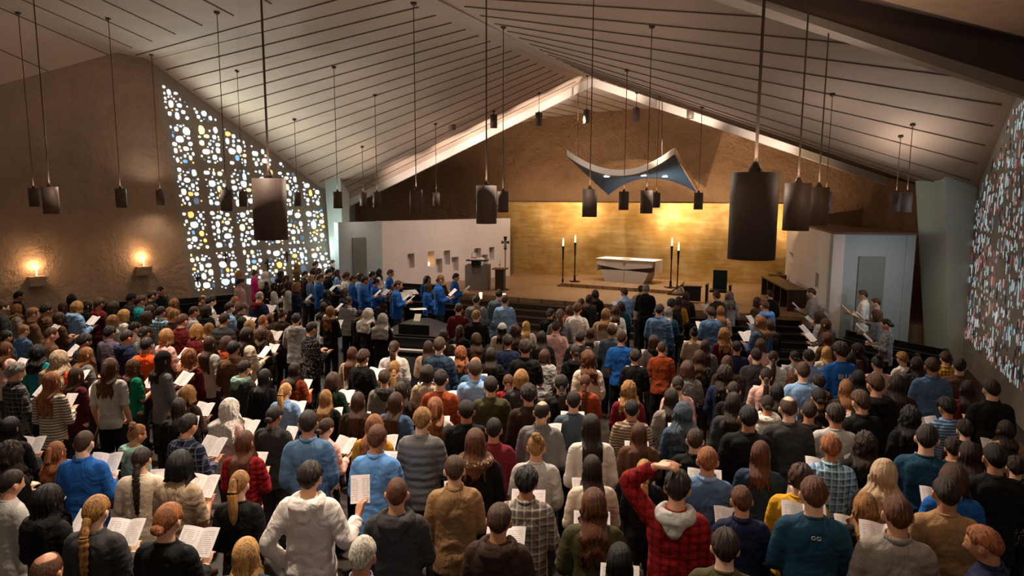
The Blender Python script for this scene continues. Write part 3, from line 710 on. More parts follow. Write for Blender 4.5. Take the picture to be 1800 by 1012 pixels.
# ---------------------------------------------------------- wall sconces
def sconce(x, y, plane, label, k=1.0):
    p = plane(x, y); n_ = -nL2 if plane is LWL else (-nR if plane is RW else nG)
    n_ = V((n_.x, n_.y, 0)).normalized(); rz = math.atan2(n_.y, n_.x)+math.pi/2
    o = empty('wall_sconce', p+n_*.02, rz, label, 'sconce')
    bm = NB(); box(bm, (0, -.1, -.28), (.36*k, .24, .26*k), 0, .02); mesh_obj('bracket', bm, M['stucco'], o)
    bm = NB(); lathe(bm, [(.02, -.15), (.02, 0), (.001, .0)], (0, -.12, 0), 10); mesh_obj('candle', bm, M['wax'], o)
    bm = NB(); lathe(bm, [(.004, 0), (.035, .035), (.03, .07), (.004, .12)], (0, -.12, 0), 10); mesh_obj('flame', bm, M['flame'], o)
    lamp('sconce_light', 'POINT', (0, -.13, .12), 9*k, (1, .6, .3), parent=o, shadow_soft_size=.03)
sconce(60, 474, LWL, 'stone block wall sconce with lit candle, further left')
sconce(248, 458, LWL, 'stone block wall sconce with lit candle, nearer the pebbled window')
p = at_y(1654, 458, 18.3)
o = empty('candle_sconce', p, 0, 'tiny lit wall candle in the dark alcove right of the confessional', 'sconce')
bm = NB(); lathe(bm, [(.03, -.12), (.035, 0), (.02, .02)], n=10); mesh_obj('wax', bm, M['wax'], o)
bm = NB(); box(bm, (0, .1, -.2), (.12, .3, .12)); mesh_obj('bracket', bm, M['stucco'], o)
lamp('sconce_light', 'POINT', (0, 0, .12), 3, (1, .6, .3), parent=o, shadow_soft_size=.03)
# vigil candle in niche
p = pl(757, 462)+inS*.12
o = empty('vigil_candle', p, 0, 'glowing vigil light inside a niche of the white wall', 'candle')
bm = NB(); lathe(bm, [(.04, -.1), (.045, .02), (.02, .02)], n=10); mesh_obj('cup', bm, M['wax'], o)
lamp('vigil_glow', 'POINT', (0, -.03, .08), .35, (1, .5, .15), parent=o, shadow_soft_size=.03)

# ---------------------------------------------------------- pendants
trees = []
dg = bpy.context.evaluated_depsgraph_get(); dg.update()
for o in CEIL: trees.append(BVHTree.FromObject(o, dg))
PL = .42
PEND = [(477, 315, 421, 'big dark pendant cylinder hanging before the pebbled window'), (1320, 305, 455, 'largest, nearest pendant cylinder, before the right end of the gold wall'),
 (1398, 323, 405, 'dark pendant cylinder just right of the largest one'), (855, 327, 393, 'mid sized dark pendant cylinder left of the gold wall'),
 (91, 329, 376, 'larger of two pendants over the two wall candles at far left'), (62, 331, 363, 'small pendant furthest left, beside a larger one'),
 (214, 332, 365, 'pendant hanging alone before the rough left wall'), (283, 335, 361, 'small pendant at the left edge of the pebbled window'),
 (399, 334, 371, 'pendant before the second column of the pebbled window'), (428, 336, 363, 'pendant between the big dark one and the window'),
 (523, 338, 362, 'small pendant just right of the big dark one'), (594, 337, 366, 'pendant in front of the left leaning pillar'),
 (639, 339, 361.5, 'small pendant just right of the leaning pillar'), (663, 338, 364, 'pendant above the white screen wall, left end'),
 (732, 334, 375, 'pendant above the screen wall with niches'), (767, 339, 362, 'small distant pendant left of the mid sized dark one'),
 (884, 337, 373, 'pendant just right of the mid sized dark one'), (1036, 333, 381, 'pendant in front of the gold wall, left of the canopy tip'),
 (1096, 337, 369, 'pendant below the left half of the blue canopy'), (1136, 335, 375, 'pendant below the middle of the blue canopy, larger'),
 (1153, 339, 365, 'small pendant half hidden behind the one under the canopy'), (1227, 339, 368, 'pendant under the right tip of the canopy'),
 (1435, 330, 396, 'pendant partly hidden right of the dark cylinder pair'), (1450, 337, 372, 'pendant rightmost of the cluster beside the largest one'),
 (1573, 339, 372, 'left one of the two pendants before the right alcove'), (1592, 339, 373, 'right one of the two pendants before the right alcove')]
HIGH = [(795, 208, 228.5, 'leftmost of six small high pendants under the bright roof edge'), (868, 204, 225, 'second from left of the high pendants under the bright roof edge'), (947, 200, 221.5, 'third from left of the high pendants under the roof edge'),
 (1031, 195, 217, 'high pendant before the apse wall, left of the roof peak axis'), (1118, 192, 213.5, 'high pendant before the apse wall above the canopy'), (1213, 186, 208.5, 'rightmost of six small high pendants under the bright roof edge')]
def pendant_proto():
    r = PL*.268
    bm = NB(); prof = [(r*.97, 0), (r, 0), (r, PL), (r*.1, PL), (r*.1, PL-.01), (r*.97, PL-.01)]
    n = 40; loft(bm, [[V((a*math.cos(2*math.pi*k/n), a*math.sin(2*math.pi*k/n), z)) for k in range(n)] for a, z in prof], cap=False)
    sh = bpy.data.meshes.new('shade'); bm.to_mesh(sh); bm.free(); sh.materials.append(M['shade'])
    for p in sh.polygons: p.use_smooth = abs(p.normal.z) < .5
    bm = NB(); lathe(bm, [(.035, PL), (.03, PL+.02), (.014, PL+.05), (.008, PL+.07)], n=12); fi = bpy.data.meshes.new('finial'); bm.to_mesh(fi); bm.free(); fi.materials.append(M['rod'])
    bm = NB(); lathe(bm, [(0.0, .03), (r*.78, .03), (r*.78, .06), (0, .06)], n=24); le = bpy.data.meshes.new('lens'); bm.to_mesh(le); bm.free(); le.materials.append(M['bulb'])
    return sh, fi, le
SH, FI, LE = pendant_proto()
for i, (x, t0, t1, lab) in enumerate(PEND+HIGH):
    Y = FOC*PL/(t1-t0); Y = Y/math.cos(PITCH)*math.cos(PITCH)
    if i >= len(PEND): Y = 22.4
    p = at_y(x, t1, Y)
    if i >= len(PEND): p.z -= 0
    r = empty('pendant_lamp', p, 0, lab+'' , 'pendant lamp', 'small high pendants along the roof edge' if i >= len(PEND) else 'cylinder pendants over the congregation')
    for nm, me in (('shade', SH), ('finial', FI), ('lens', LE)):
        o = bpy.data.objects.new(nm, me); COL.objects.link(o); o.parent = r
    top = None
    for tr in trees:
        h = tr.ray_cast(p+V((0, 0, PL)), V((0, 0, 1)))
        if h[0] and (top is None or h[0].z < top): top = h[0].z
    if top is None: top = p.z+3.5
    H_ = top-p.z
    bm = NB(); rr_ = .008; lathe(bm, [(rr_, PL+.05), (rr_, H_-.01)], n=8); mesh_obj('rod', bm, M['rod'], r)
    bm = NB(); lathe(bm, [(.012, H_-.06), (.055, H_-.03), (.055, H_+.01)], n=14); mesh_obj('ceiling_rose', bm, M['rod'], r)
    lamp('pendant_light', 'SPOT', (0, 0, -.01), PEN_W if i < len(PEND) else 25, (1.0, .80, .60), parent=r, spot_size=math.radians(150), spot_blend=.9, shadow_soft_size=.09)
    if i < len(PEND): lamp('ceiling_fill_spot', 'SPOT', (0, 0, PL+.02), 27, (1.0, .87, .76), V((0, 0, 9)), parent=r, spot_size=math.radians(165), spot_blend=1.0, shadow_soft_size=.1)  # upward spot added at each pendant to brighten the ceiling
# uplights washing the roof edge and gold wall from the sanctuary
for x, y, Y, e in ((760, 330, 24.3, 0),):
    pass
lipd = (B-Llip)
for k, e in ((.30, 60), (.48, 80), (.62, 90), (.78, 80), (.92, 60)):
    q = Llip.lerp(B, k)+V((.35, -1.4, -1.3)); lamp('roof_wash', 'SPOT', q, e*1.6, (1, .86, .76), Llip.lerp(B, k)+V((0, -.1, .0)), spot_size=math.radians(80), spot_blend=.8, shadow_soft_size=.012)
for k, e in ((.08, 70), (.3, 80), (.52, 60)):
    q = B.lerp(Rlip, k)+V((-.2, -1.3, -1.3)); lamp('roof_wash', 'SPOT', q, e*1.6, (1, .86, .76), B.lerp(Rlip, k)+V((0, -.1, .0)), spot_size=math.radians(80), spot_blend=.8, shadow_soft_size=.012)
for k, e in ((.1, 300), (.35, 420), (.6, 620), (.8, 640), (.97, 460)):
    tgt = g0.lerp(g1, k)+V((0, 0, 1.2)); q = tgt + nG*4.4 + V((0, 0, 4.1)); lamp('gold_wall_spot', 'SPOT', q, e*.62, (1.0, .82, .58), tgt, spot_size=math.radians(64), spot_blend=.9, shadow_soft_size=.012)

for k, e in ((.2, 300), (.6, 380), (.95, 300)):
    tgt = g0.lerp(g1, k)+V((0, 0, 4.2)); q = tgt + nG*4.0 + V((0, 0, -2.0)); lamp('apse_fill_spot', 'SPOT', q, e, (1.0, .74, .48), tgt, spot_size=math.radians(95), spot_blend=1.0, shadow_soft_size=.012)  # added spots without fittings, brightening the wall above the gold
for k, e in ((.25, 150), (.7, 160)):
    tgt = s1.lerp(s2, k); tgt = V((tgt.x, tgt.y, 1.7)); q = tgt - inS*4.5 + V((0, 0, 3.2)); lamp('screen_fill_spot', 'SPOT', q, e, (1.0, .84, .74), tgt, spot_size=math.radians(75), spot_blend=1.0, shadow_soft_size=.012)  # spots added to brighten the white niche wall

lamp('canopy_fill_spot', 'SPOT', (2.6, 18.2, 6.2), 170, (1.0, .88, .78), (3.4, 22.6, 4.9), spot_size=math.radians(42), spot_blend=.7, shadow_soft_size=.012)  # spot added from the nave side to brighten the canopy front
# ============================================================ PEOPLE
def remesh(bm, voxel, name, smooth=1, relax=0):
    me = bpy.data.meshes.new('tmp'); bmesh.ops.recalc_face_normals(bm, faces=bm.faces[:]); bm.to_mesh(me); bm.free()
    o = bpy.data.objects.new('tmp', me); COL.objects.link(o)
    m = o.modifiers.new('r', 'REMESH'); m.mode = 'VOXEL'; m.voxel_size = voxel; m.use_smooth_shade = True
    if relax:
        sm = o.modifiers.new('s', 'SMOOTH'); sm.iterations = relax; sm.factor = .5
    d = bpy.context.evaluated_depsgraph_get(); d.update()
    r = bpy.data.meshes.new_from_object(o.evaluated_get(d)); r.name = name
    bpy.data.objects.remove(o); bpy.data.meshes.remove(me)
    for p in r.polygons: p.use_smooth = True
    return r
def er(c, rx, ry, n=20, tilt=0, pw=2.0):
    out = []
    for k in range(n):
        a = 2*math.pi*k/n; ca, sa = math.cos(a), math.sin(a)
        x = rx*math.copysign(abs(ca)**(2/pw), ca); y = ry*math.copysign(abs(sa)**(2/pw), sa)
        out.append(V((c[0]+x, c[1]+y, c[2]+y*tilt)))
    return out
HM = Matrix.Translation((0, .030, 1.572)) @ Matrix.Rotation(math.radians(-15), 4, 'X')
HMi = HM.inverted()
def g2(a, b, sa, sb): return math.exp(-(a/sa)**2-(b/sb)**2)
def head_pt(d):
    x, y, z = d; r = V((x*.072, y*.093, z*.118))
    if z < 0: r.x *= 1-.26*(-z)**1.4; r.y *= 1-.10*(-z) if y > 0 else 1-.35*(-z)
    if z > 0 and y < 0: r.y *= 1.05
    if y > 0:
        f = 0
        f += .024*g2(x, z+.22, .16, .17)+.012*g2(x, z+.02, .12, .22)          # nose
        f += .005*g2(x, z-.22, .5, .1)                                       # brow
        f -= .010*g2(abs(x)-.38, z-.04, .17, .12)                            # sockets
        f += .007*g2(x, z+.52, .26, .06)+.006*g2(x, z+.60, .22, .05)         # lips
        f += .010*g2(x, z+.84, .3, .14)                                      # chin
        f += .005*g2(abs(x)-.55, z+.22, .22, .2)
        r.y += f
    return r
def add_head(bm):
    U_, W_ = 40, 30; rings = []
    for j in range(1, W_):
        th = math.pi*j/W_; rings.append([HM @ head_pt((math.sin(th)*math.cos(2*math.pi*i/U_), math.sin(th)*math.sin(2*math.pi*i/U_), math.cos(th))) for i in range(U_)])
    loft(bm, rings)
    for s in (-1, 1):
        ell(bm, HM @ V((s*.078, -.006, -.008)), (.012, .020, .034), Matrix.Rotation(s*.35, 3, 'Z'))
        ell(bm, HM @ V((s*.030, .082, .006)), (.012, .010, .009))
JO = {  # shoulder, elbow, wrist, hand direction end, finger curl direction
 'book': dict(R=[(.150, -.01, 1.352), (.208, .015, 1.085), (.115, .235, 1.145)], fd=(-.25, .75, .35), up=(-.3, -.3, .9)),
 'down': dict(R=[(.150, -.01, 1.352), (.205, -.03, 1.075), (.125, .16, .915)], fd=(-.85, .45, -.25), up=(0, .4, .9)),
 'side': dict(R=[(.150, -.01, 1.352), (.200, -.04, 1.08), (.205, .05, .83)], fd=(-.05, .2, -1), up=(-1, 0, 0)),
}
def mir(p): return (-p[0], p[1], p[2])
def arm_def(pose, s):
    if pose == 'scratch':
        if s < 0: return dict(R=[(-.160, -.01, 1.375), (-.33, .02, 1.58), (-.135, -.02, 1.735)], fd=(.9, -.1, .15), up=(0, -.3, .9))
        pose = 'book'
    if pose == 'hold':
        if s > 0: return dict(R=[(.160, -.01, 1.355), (.27, -.02, 1.10), (.30, .20, 1.20)], fd=(.1, .55, .8), up=(-.6, -.4, .3))
        return dict(R=[(-.160, -.01, 1.355), (-.29, -.08, 1.10), (-.20, .03, .88)], fd=(.1, .3, -.95), up=(1, 0, 0))
    d = JO[pose]
    if s > 0: return d
    return dict(R=[mir(p) for p in d['R']], fd=mir(d['fd']), up=mir(d['up']))
def catm(pts, rad, k=5):
    P = [V(p) for p in pts]; out, rr = [], []
    for i in range(len(P)-1):
        a, b, c, d = P[max(i-1, 0)], P[i], P[i+1], P[min(i+2, len(P)-1)]
        for j in range(k):
            t = j/k; out.append(.5*((2*b)+(c-a)*t+(2*a-5*b+4*c-d)*t*t+(3*b-a-3*c+d)*t**3)); rr.append(rad[i]+(rad[i+1]-rad[i])*t)
    out.append(P[-1]); rr.append(rad[-1]); return out, rr
def add_hand(bm, w, fd, up, s):
    w = V(w); f = V(fd).normalized(); u = V(up); u = (u-f*u.dot(f)).normalized(); side = f.cross(u).normalized()   # thumb side
    if side.x*s > 0: side = -side
    tube(bm, [w-f*.02, w+f*.02, w+f*.06, w+f*.092], [(.023, .019), (.030, .016), (.038, .015), (.036, .012)], 12)
    # orient the palm width: rebuild flat palm with explicit rings
    loft(bm, [[w+f*t+side*math.cos(a)*rx+u*math.sin(a)*.014 for a in [2*math.pi*k/12 for k in range(12)]] for t, rx in ((0, .026), (.04, .040), (.075, .042), (.095, .036))])
    for k, (o, L, c0) in enumerate(((.031, .068, .35), (.011, .078, .45), (-.010, .073, .55), (-.030, .058, .7))):
        b = w+f*.085+side*o; d1 = (f-u*c0*.6).normalized(); d2 = (f-u*c0*1.9).normalized(); d3 = (f*.6-u*(c0*2.8)).normalized()
        tube(bm, [b-f*.02, b, b+d1*L*.42, b+d1*L*.42+d2*L*.32, b+d1*L*.42+d2*L*.32+d3*L*.26], [.0095, .0092, .0088, .0082, .0062], 8)
    b = w+f*.025+side*.030
    tube(bm, [b, b+(side*.8+f*.6-u*.1)*.030, b+(side*.75+f*1.25-u*.5)*.034*1.6, b+(side*.6+f*1.9-u*.9)*.034*1.9], [.014, .012, .0105, .0075], 8)
def add_arm(bm, pose, s, grow=0, t_end=1.0, hand=True, bulk=0):
    d = arm_def(pose, s); sh, el, wr = [V(p) for p in d['R']]
    mid1 = sh.lerp(el, .5)+V((s*.004, -.004, 0)); mid2 = el.lerp(wr, .4)
    pts = [sh-V((s*.05, 0, -.012)), sh, mid1, el, mid2, wr]; rad = [.050, .050, .043, .038, .036, .025]
    P, Rr = catm(pts, rad, 4)
    n = max(4, int(len(P)*t_end)); P, Rr = P[:n], [r+grow+bulk*(.5 if i > 3 else 1) for i, r in enumerate(Rr[:n])]
    tube(bm, P, Rr, 14)
    if hand: add_hand(bm, wr, d['fd'], d['up'], s)
TORSO = [(1.475, .048, .050, .000), (1.445, .058, .056, -.006), (1.428, .080, .062, -.012), (1.408, .116, .072, -.014), (1.382, .150, .084, -.012), (1.33, .166, .098, -.008), (1.25, .160, .108, .0), (1.15, .150, .106, .004), (1.05, .136, .100, .004), (.97, .146, .106, .0), (.90, .160, .116, -.004), (.82, .160, .112, -.004)]
def body_mesh(pose, sex):
    bm = NB(); add_head(bm); kx = 1.0 if sex == 'm' else .90
    tube(bm, [HM @ V((0, -.022, -.05)), V((0, -.008, 1.48)), V((0, -.012, 1.40))], [.053, .055, .068], 16)
    loft(bm, [er((0, y, z), rx*kx, ry*(.98 if sex == 'm' else .95), pw=2.4) for z, rx, ry, y in TORSO])
    for s in (-1, 1):
        add_arm(bm, pose, s)
        P, Rr = catm([(s*.085, 0, .90), (s*.09, .004, .68), (s*.092, .012, .48), (s*.094, -.012, .28), (s*.095, -.02, .07)], [.086, .078, .055, .050, .034], 3)
        tube(bm, P, Rr, 14); tube(bm, [(s*.095, -.06, .05), (s*.097, .0, .045), (s*.102, .09, .035), (s*.104, .16, .028)], [(.03, .035), (.036, .04), (.042, .026), (.03, .018)], 12)
    me = remesh(bm, .0085, 'body')
    ca = me.color_attributes.new('feat', 'FLOAT_COLOR', 'POINT')
    for i, v in enumerate(me.vertices):
        p = HMi @ v.co; c = (1, 1, 1)
        if p.y > .05 and abs(p.z) < .12:
            for s in (-1, 1):
                dx, dz = p.x-s*.030, p.z-.006
                if (dx/.014)**2+(dz/.0075)**2 < 1: c = (.10, .07, .06) if abs(dx) < .006 else (.75, .72, .7)
                if abs(dz-.026) < .005 and abs(dx) < .018: c = (.4, .3, .22)
            if abs(p.x) < .024 and -.074 < p.z < -.056: c = (.85, .45, .42)
        ca.data[i].color = (*c, 1)
    me.materials.append(None); return me
def fold(me, amp, freq, seed, zk=2.6, zlo=.8):
    sv = V((seed*3.1, seed*1.7, 0))
    for v in me.vertices:
        p = V((v.co.x*freq, v.co.y*freq, v.co.z*freq*zk))+sv
        n1 = noise.noise(p+V((0, 0, abs(v.co.x)*5))); n2 = 1-abs(noise.noise(p*1.9+V((4, 2, 1))))*2
        w_ = 1.0 if v.co.z < 1.3 else .55
        v.co += v.normal*(n1*amp+n2*amp*.55)*w_
def top_mesh(pose, sex, style, seed=1):
    bm = NB(); kx = 1.0 if sex == 'm' else .90
    g = {'tee': .012, 'long': .015, 'bulk': .024, 'robe': .030}[style]
    hem = {'tee': .80, 'long': .79, 'bulk': .74, 'robe': .45}[style]
    R_ = []
    for z, rx, ry, y in TORSO:
        if z > 1.45: continue
        gg = g*(1.0 if z < 1.4 else .6); rx_ = rx*kx
        if style in ('long', 'bulk', 'robe') and z < 1.2: rx_ = max(rx_, .150*kx); ry = max(ry, .108)
        R_.append(er((0, y, z+(.012 if z > 1.38 else 0)), rx_+gg, ry+gg, pw=2.4))
    zz = .82
    while zz > hem+.02:
        zz -= .06; k_ = (.82-zz)*(.25 if style == 'robe' else .06); R_.append(er((0, -.004, zz), .162*kx+g+k_, .114+g+k_, pw=2.3))
    loft(bm, R_)
    for s in (-1, 1): add_arm(bm, pose, s, g*.6+.004, .58 if style == 'tee' else .985, False, .006 if style != 'tee' else .008)
    me = remesh(bm, .014, 'top', relax=2); fold(me, .0075 if style != 'robe' else .012, 5.0, seed); me.materials.append(None); return me
def trouser_mesh(sex):
    bm = NB(); kx = 1.0 if sex == 'm' else .96
    loft(bm, [er((0, -.002, z), rx*kx, ry) for z, rx, ry in ((1.0, .136, .098), (.93, .150, .106), (.86, .160, .112), (.80, .160, .108))])
    for s in (-1, 1):
        P, Rr = catm([(s*.083, 0, .88), (s*.09, .004, .66), (s*.092, .012, .46), (s*.094, -.010, .27), (s*.096, -.015, .06)], [.088, .086, .070, .066, .062], 3); tube(bm, P, Rr, 14)
    me = remesh(bm, .018, 'trousers', relax=2); fold(me, .006, 5, 9); me.materials.append(None); return me
def shoe_mesh():
    bm = NB()
    for s in (-1, 1): loft(bm, [er((s*.097+s*.02*(y+.07), y, .0+h/2+.002), w_, .02, 10) if False else [V((s*.097+s*.03*(y+.07)+math.cos(a)*w_, y, max(.004, h*.5+math.sin(a)*h*.5))) for a in [2*math.pi*k/12 for k in range(12)]] for y, w_, h in ((-.10, .022, .06), (-.08, .036, .10), (0, .04, .11), (.08, .046, .075), (.15, .042, .055), (.185, .022, .035))])
    me = remesh(bm, .014, 'shoes', relax=1); me.materials.append(None); return me

# ---- hair
def sstep(a, b, x): t = min(1, max(0, (x-a)/(b-a))); return t*t*(3-2*t)
def interp(tab, x):
    for (a, va), (b, vb) in zip(tab, tab[1:]):
        if x <= b: return va+(vb-va)*max(0, (x-a))/(b-a)
    return tab[-1][1]
HL = [(0, 46), (30, 50), (50, 62), (68, 82), (85, 78), (100, 88), (125, 104), (150, 119), (180, 125)]
HLL = [(0, 48), (30, 54), (50, 78), (62, 95), (180, 100)]
HB = [(0, 20), (60, 40), (75, 78), (85, 78), (100, 88), (125, 104), (180, 118)]
def hair_mesh(kind, seed):
    R = random.Random(seed)
    P = dict(th=.012, L=0, wave=0, curl=0, ridge=.0035, tail=None, start=0, push=0)
    P.update({
     'sh': dict(th=.010, ridge=.003, curl=.003), 'sh2': dict(th=.015, ridge=.004, curl=.008), 'bz': dict(th=.004, ridge=.0008), 'bd': dict(th=.006, ridge=.0015, start=38), 'cu': dict(th=.021, curl=.015, ridge=.002),
     'ls': dict(th=.012, L=.40), 'lm': dict(th=.013, L=.27), 'lw': dict(th=.015, L=.38, wave=.010), 'lc': dict(th=.026, L=.30, curl=.018, wave=.006), 'bb': dict(th=.017, L=.105, wave=.002),
     'pt': dict(th=.010, ridge=.0035, tail='pt'), 'lp': dict(th=.011, ridge=.0035, tail='lp'), 'bn': dict(th=.010, ridge=.0035, tail='bn'), 'lb': dict(th=.012, ridge=.0035, tail='lb'), 'br': dict(th=.012, tail='br'), 'hu': dict(th=.013, L=.34, wave=.007, tail='hu'),
     'bx': dict(th=.02, L=.36, ridge=.009, curl=.004), 've': dict(th=.028, L=.38, ridge=.004, wave=.008), 'cap': dict(th=.020, ridge=.0006)}[kind])
    NCOL = 84; th0 = P['th']; L = P['L']; rows = []; NR = 11; NH = int(L/.022) if L else 0
    ph = [R.uniform(0, 6.28) for _ in range(6)]
    A = []
    for c in range(NCOL):
        az = 2*math.pi*c/NCOL; a = abs((math.degrees(az)+180) % 360-180)   # 0 = front
        tab = HLL if L else (HB if kind == 'bd' else HL)
        te = math.radians(interp(tab, a)); 
        if kind == 've': te = math.radians(interp([(0, 30), (50, 45), (75, 92), (180, 98)], a))
        if kind == 'cap': te = math.radians(interp([(0, 55), (60, 66), (90, 76), (180, 98)], a))
        if not L and kind not in ('cap',): te += math.radians(R.uniform(-3, 3))
        t0 = math.radians(P['start'])
        if kind == 'bd': t0 = math.radians(interp([(0, 19), (70, 36), (120, 44), (180, 50)], a)); te = max(te, t0+.03)
        col = []; last = None
        rg = math.sin(c*2*math.pi*17/NCOL+ph[0])*.5+math.sin(c*2*math.pi*26/NCOL+ph[1])*.5+R.uniform(-.35, .35)
        for j in range(NR+1):
            th = t0+(te-t0)*j/NR; d = V((math.sin(th)*math.sin(az), math.sin(th)*math.cos(az), math.cos(th)))
            base = V((d.x*.0725, d.y*.0945, d.z*.1185));
            if d.y < 0: base.y *= 1.05
            if d.z < 0: base.y *= 1-.25*(-d.z) if d.y < 0 else 1; base.x *= 1-.12*(-d.z)
            k = th0*(.85+.35*math.sin(min(th, 1.6)))*(1 if L or kind == 'cap' else (1 if j < NR-1 else .75 if j < NR else .1)) + P['ridge']*rg*min(1, th*1.2)
            if kind == 'bb': k += .010*sstep(.8, 1.6, th)
            if P['curl']: k += P['curl']*noise.noise(d*9+V((seed, 0, 0)))*1.3+P['curl']*.6*noise.noise(d*20+V((seed, 0, 3)))
            n_ = V((d.x/.0745, d.y/.0955, d.z/.1185)).normalized(); o = HM @ (base+n_*k); inn = HM @ (base*.985)
            col.append([o, inn])
        if L:
            Lc = L*sstep(44, 66, a)*(.93+.10*math.sin(a*.09+ph[2])+R.uniform(-.045, .045))
            if kind == 've': Lc = L*sstep(50, 80, a)*(1.0 if a > 90 else .9)
            p0 = col[-1][0].copy(); sx = math.sin(az); cy = math.cos(az)
            for j in range(1, NH+1):
                s = j/NH*Lc; z = p0.z-s; f = s/max(L, .01)
                x, y = p0.x, p0.y
                x *= 1+.10*sstep(0, .12, s)*(1 if kind in ('lc', 've', 'bb') else .3); 
                yl = .126*math.sqrt(max(0, 1-min(1, abs(x)/.22)**2))+.018+th0*.6
                w_ = sstep(1.50, 1.40, z)
                if a > 82:
                    y = y*(1-w_)+min(y-.012, -yl)*w_; 
                    if kind not in ('bb',): y += .01*sstep(0, .06, s)*(1-w_)
                    if kind == 've': x *= 1+.55*w_
                elif a > 44: y = y*(1-w_)+max(y-.02, yl*.98)*w_
                k = P['ridge']*rg*1.3
                if P['wave']: k += P['wave']*math.sin(s*46+ph[3]+math.sin(az*3+ph[4])*1.3); x += P['wave']*.7*math.sin(s*38+az*4+ph[5])
                if P['curl']: k += P['curl']*noise.noise(V((x*24, y*24, z*24+seed)))*1.4; x += P['curl']*noise.noise(V((x*30+9, y*24, z*22+seed)))
                if kind == 'bx': k += .004*math.sin(s*200)
                o = V((x+sx*k, y+cy*k-(0), z)); tk = .020*(1-.6*f)
                col.append([o, V((x*.88, y-(cy*tk if a > 82 else cy*tk), z+.002))])
        rows.append(col)
    n = len(rows[0]); bm = NB()
    G = [[(bm.verts.new(q[0]), bm.verts.new(q[1])) for q in c] for c in rows]
    for i in range(NCOL):
        k = (i+1) % NCOL
        for j in range(n-1):
            bm.faces.new((G[i][j][0], G[k][j][0], G[k][j+1][0], G[i][j+1][0])); bm.faces.new((G[i][j][1], G[i][j+1][1], G[k][j+1][1], G[k][j][1]))
        bm.faces.new((G[i][n-1][0], G[k][n-1][0], G[k][n-1][1], G[i][n-1][1]))
    if P['start'] or kind == 'bd':
        for i in range(NCOL): k = (i+1) % NCOL; bm.faces.new((G[i][0][0], G[i][0][1], G[k][0][1], G[k][0][0]))
    else:
        bmesh.ops.remove_doubles(bm, verts=[g[0][s] for g in G for s in (0,)], dist=.02)
    T = P['tail']; h = lambda x, y, z: HM @ V((x, y, z))
    def tail(pts, rad, rip, braid=False):
        Q, Rr = catm(pts, rad, 6); rings = []
        for i, (p, r) in enumerate(zip(Q, Rr)):
            d = (Q[min(i+1, len(Q)-1)]-Q[max(i-1, 0)]); x, y = frame(d); rr = r
            if braid: rr = r*(.78+.34*abs(math.sin(i*.95)))
            rings.append([p+x*math.cos(a)*rr*(1+rip*math.sin(a*9+i*.12))*(1.15)+y*math.sin(a)*rr*(1+rip*math.sin(a*9+i*.12)) for a in [2*math.pi*k/28 for k in range(28)]])
        loft(bm, rings)
    if T == 'pt': tail([h(0, -.10, .045), h(0, -.135, .05), V((0, -.135, 1.555)), V((.01, -.15, 1.45)), V((.012, -.155, 1.35)), V((.01, -.15, 1.30))], [.018, .022, .034, .036, .026, .004], .10)
    if T == 'lp': tail([h(0, -.09, -.03), h(0, -.115, -.045), V((0, -.13, 1.455)), V((.0, -.15, 1.36)), V((.0, -.15, 1.25)), V((0, -.145, 1.20))], [.018, .022, .032, .036, .024, .004], .10)
    if T == 'bn': ell(bm, h(0, -.075, .115), (.044, .040, .036), u=20, v=12); ell(bm, h(.012, -.085, .10), (.038, .04, .030))
    if T == 'lb': ell(bm, h(0, -.112, -.035), (.046, .034, .036), u=20, v=12); ell(bm, h(.016, -.12, -.045), (.03, .026, .026))
    if T == 'hu': tail([h(0, -.102, .05), h(0, -.125, .03), V((0, -.14, 1.51)), V((0, -.155, 1.42))], [.016, .026, .030, .008], .12)
    if T == 'br': tail([h(0, -.095, -.02), V((0, -.125, 1.475)), V((.006, -.142, 1.40)), V((.004, -.152, 1.28)), V((0, -.15, 1.18)), V((0, -.148, 1.10))], [.024, .027, .027, .024, .018, .006], .06, True)
    me = bpy.data.meshes.new('veil' if kind == 've' else 'hair'); bmesh.ops.recalc_face_normals(bm, faces=bm.faces[:]); bm.to_mesh(me); bm.free()
    for p in me.polygons: p.use_smooth = True
    me.materials.append(None); return me
def elastic_mesh(kind):
    bm = NB(); c = {'pt': HM @ V((0, -.122, .05)), 'lp': HM @ V((0, -.105, -.04)), 'br': V((0, -.148, 1.13))}[kind]
    R_ = .024 if kind != 'br' else .014; pts = [c+V((math.cos(a)*R_, 0, math.sin(a)*R_)) for a in [2*math.pi*k/14 for k in range(15)]]; tube(bm, pts, .007, 8)
    me = bpy.data.meshes.new('hair_tie'); bm.to_mesh(me); bm.free(); me.materials.append(None); return me
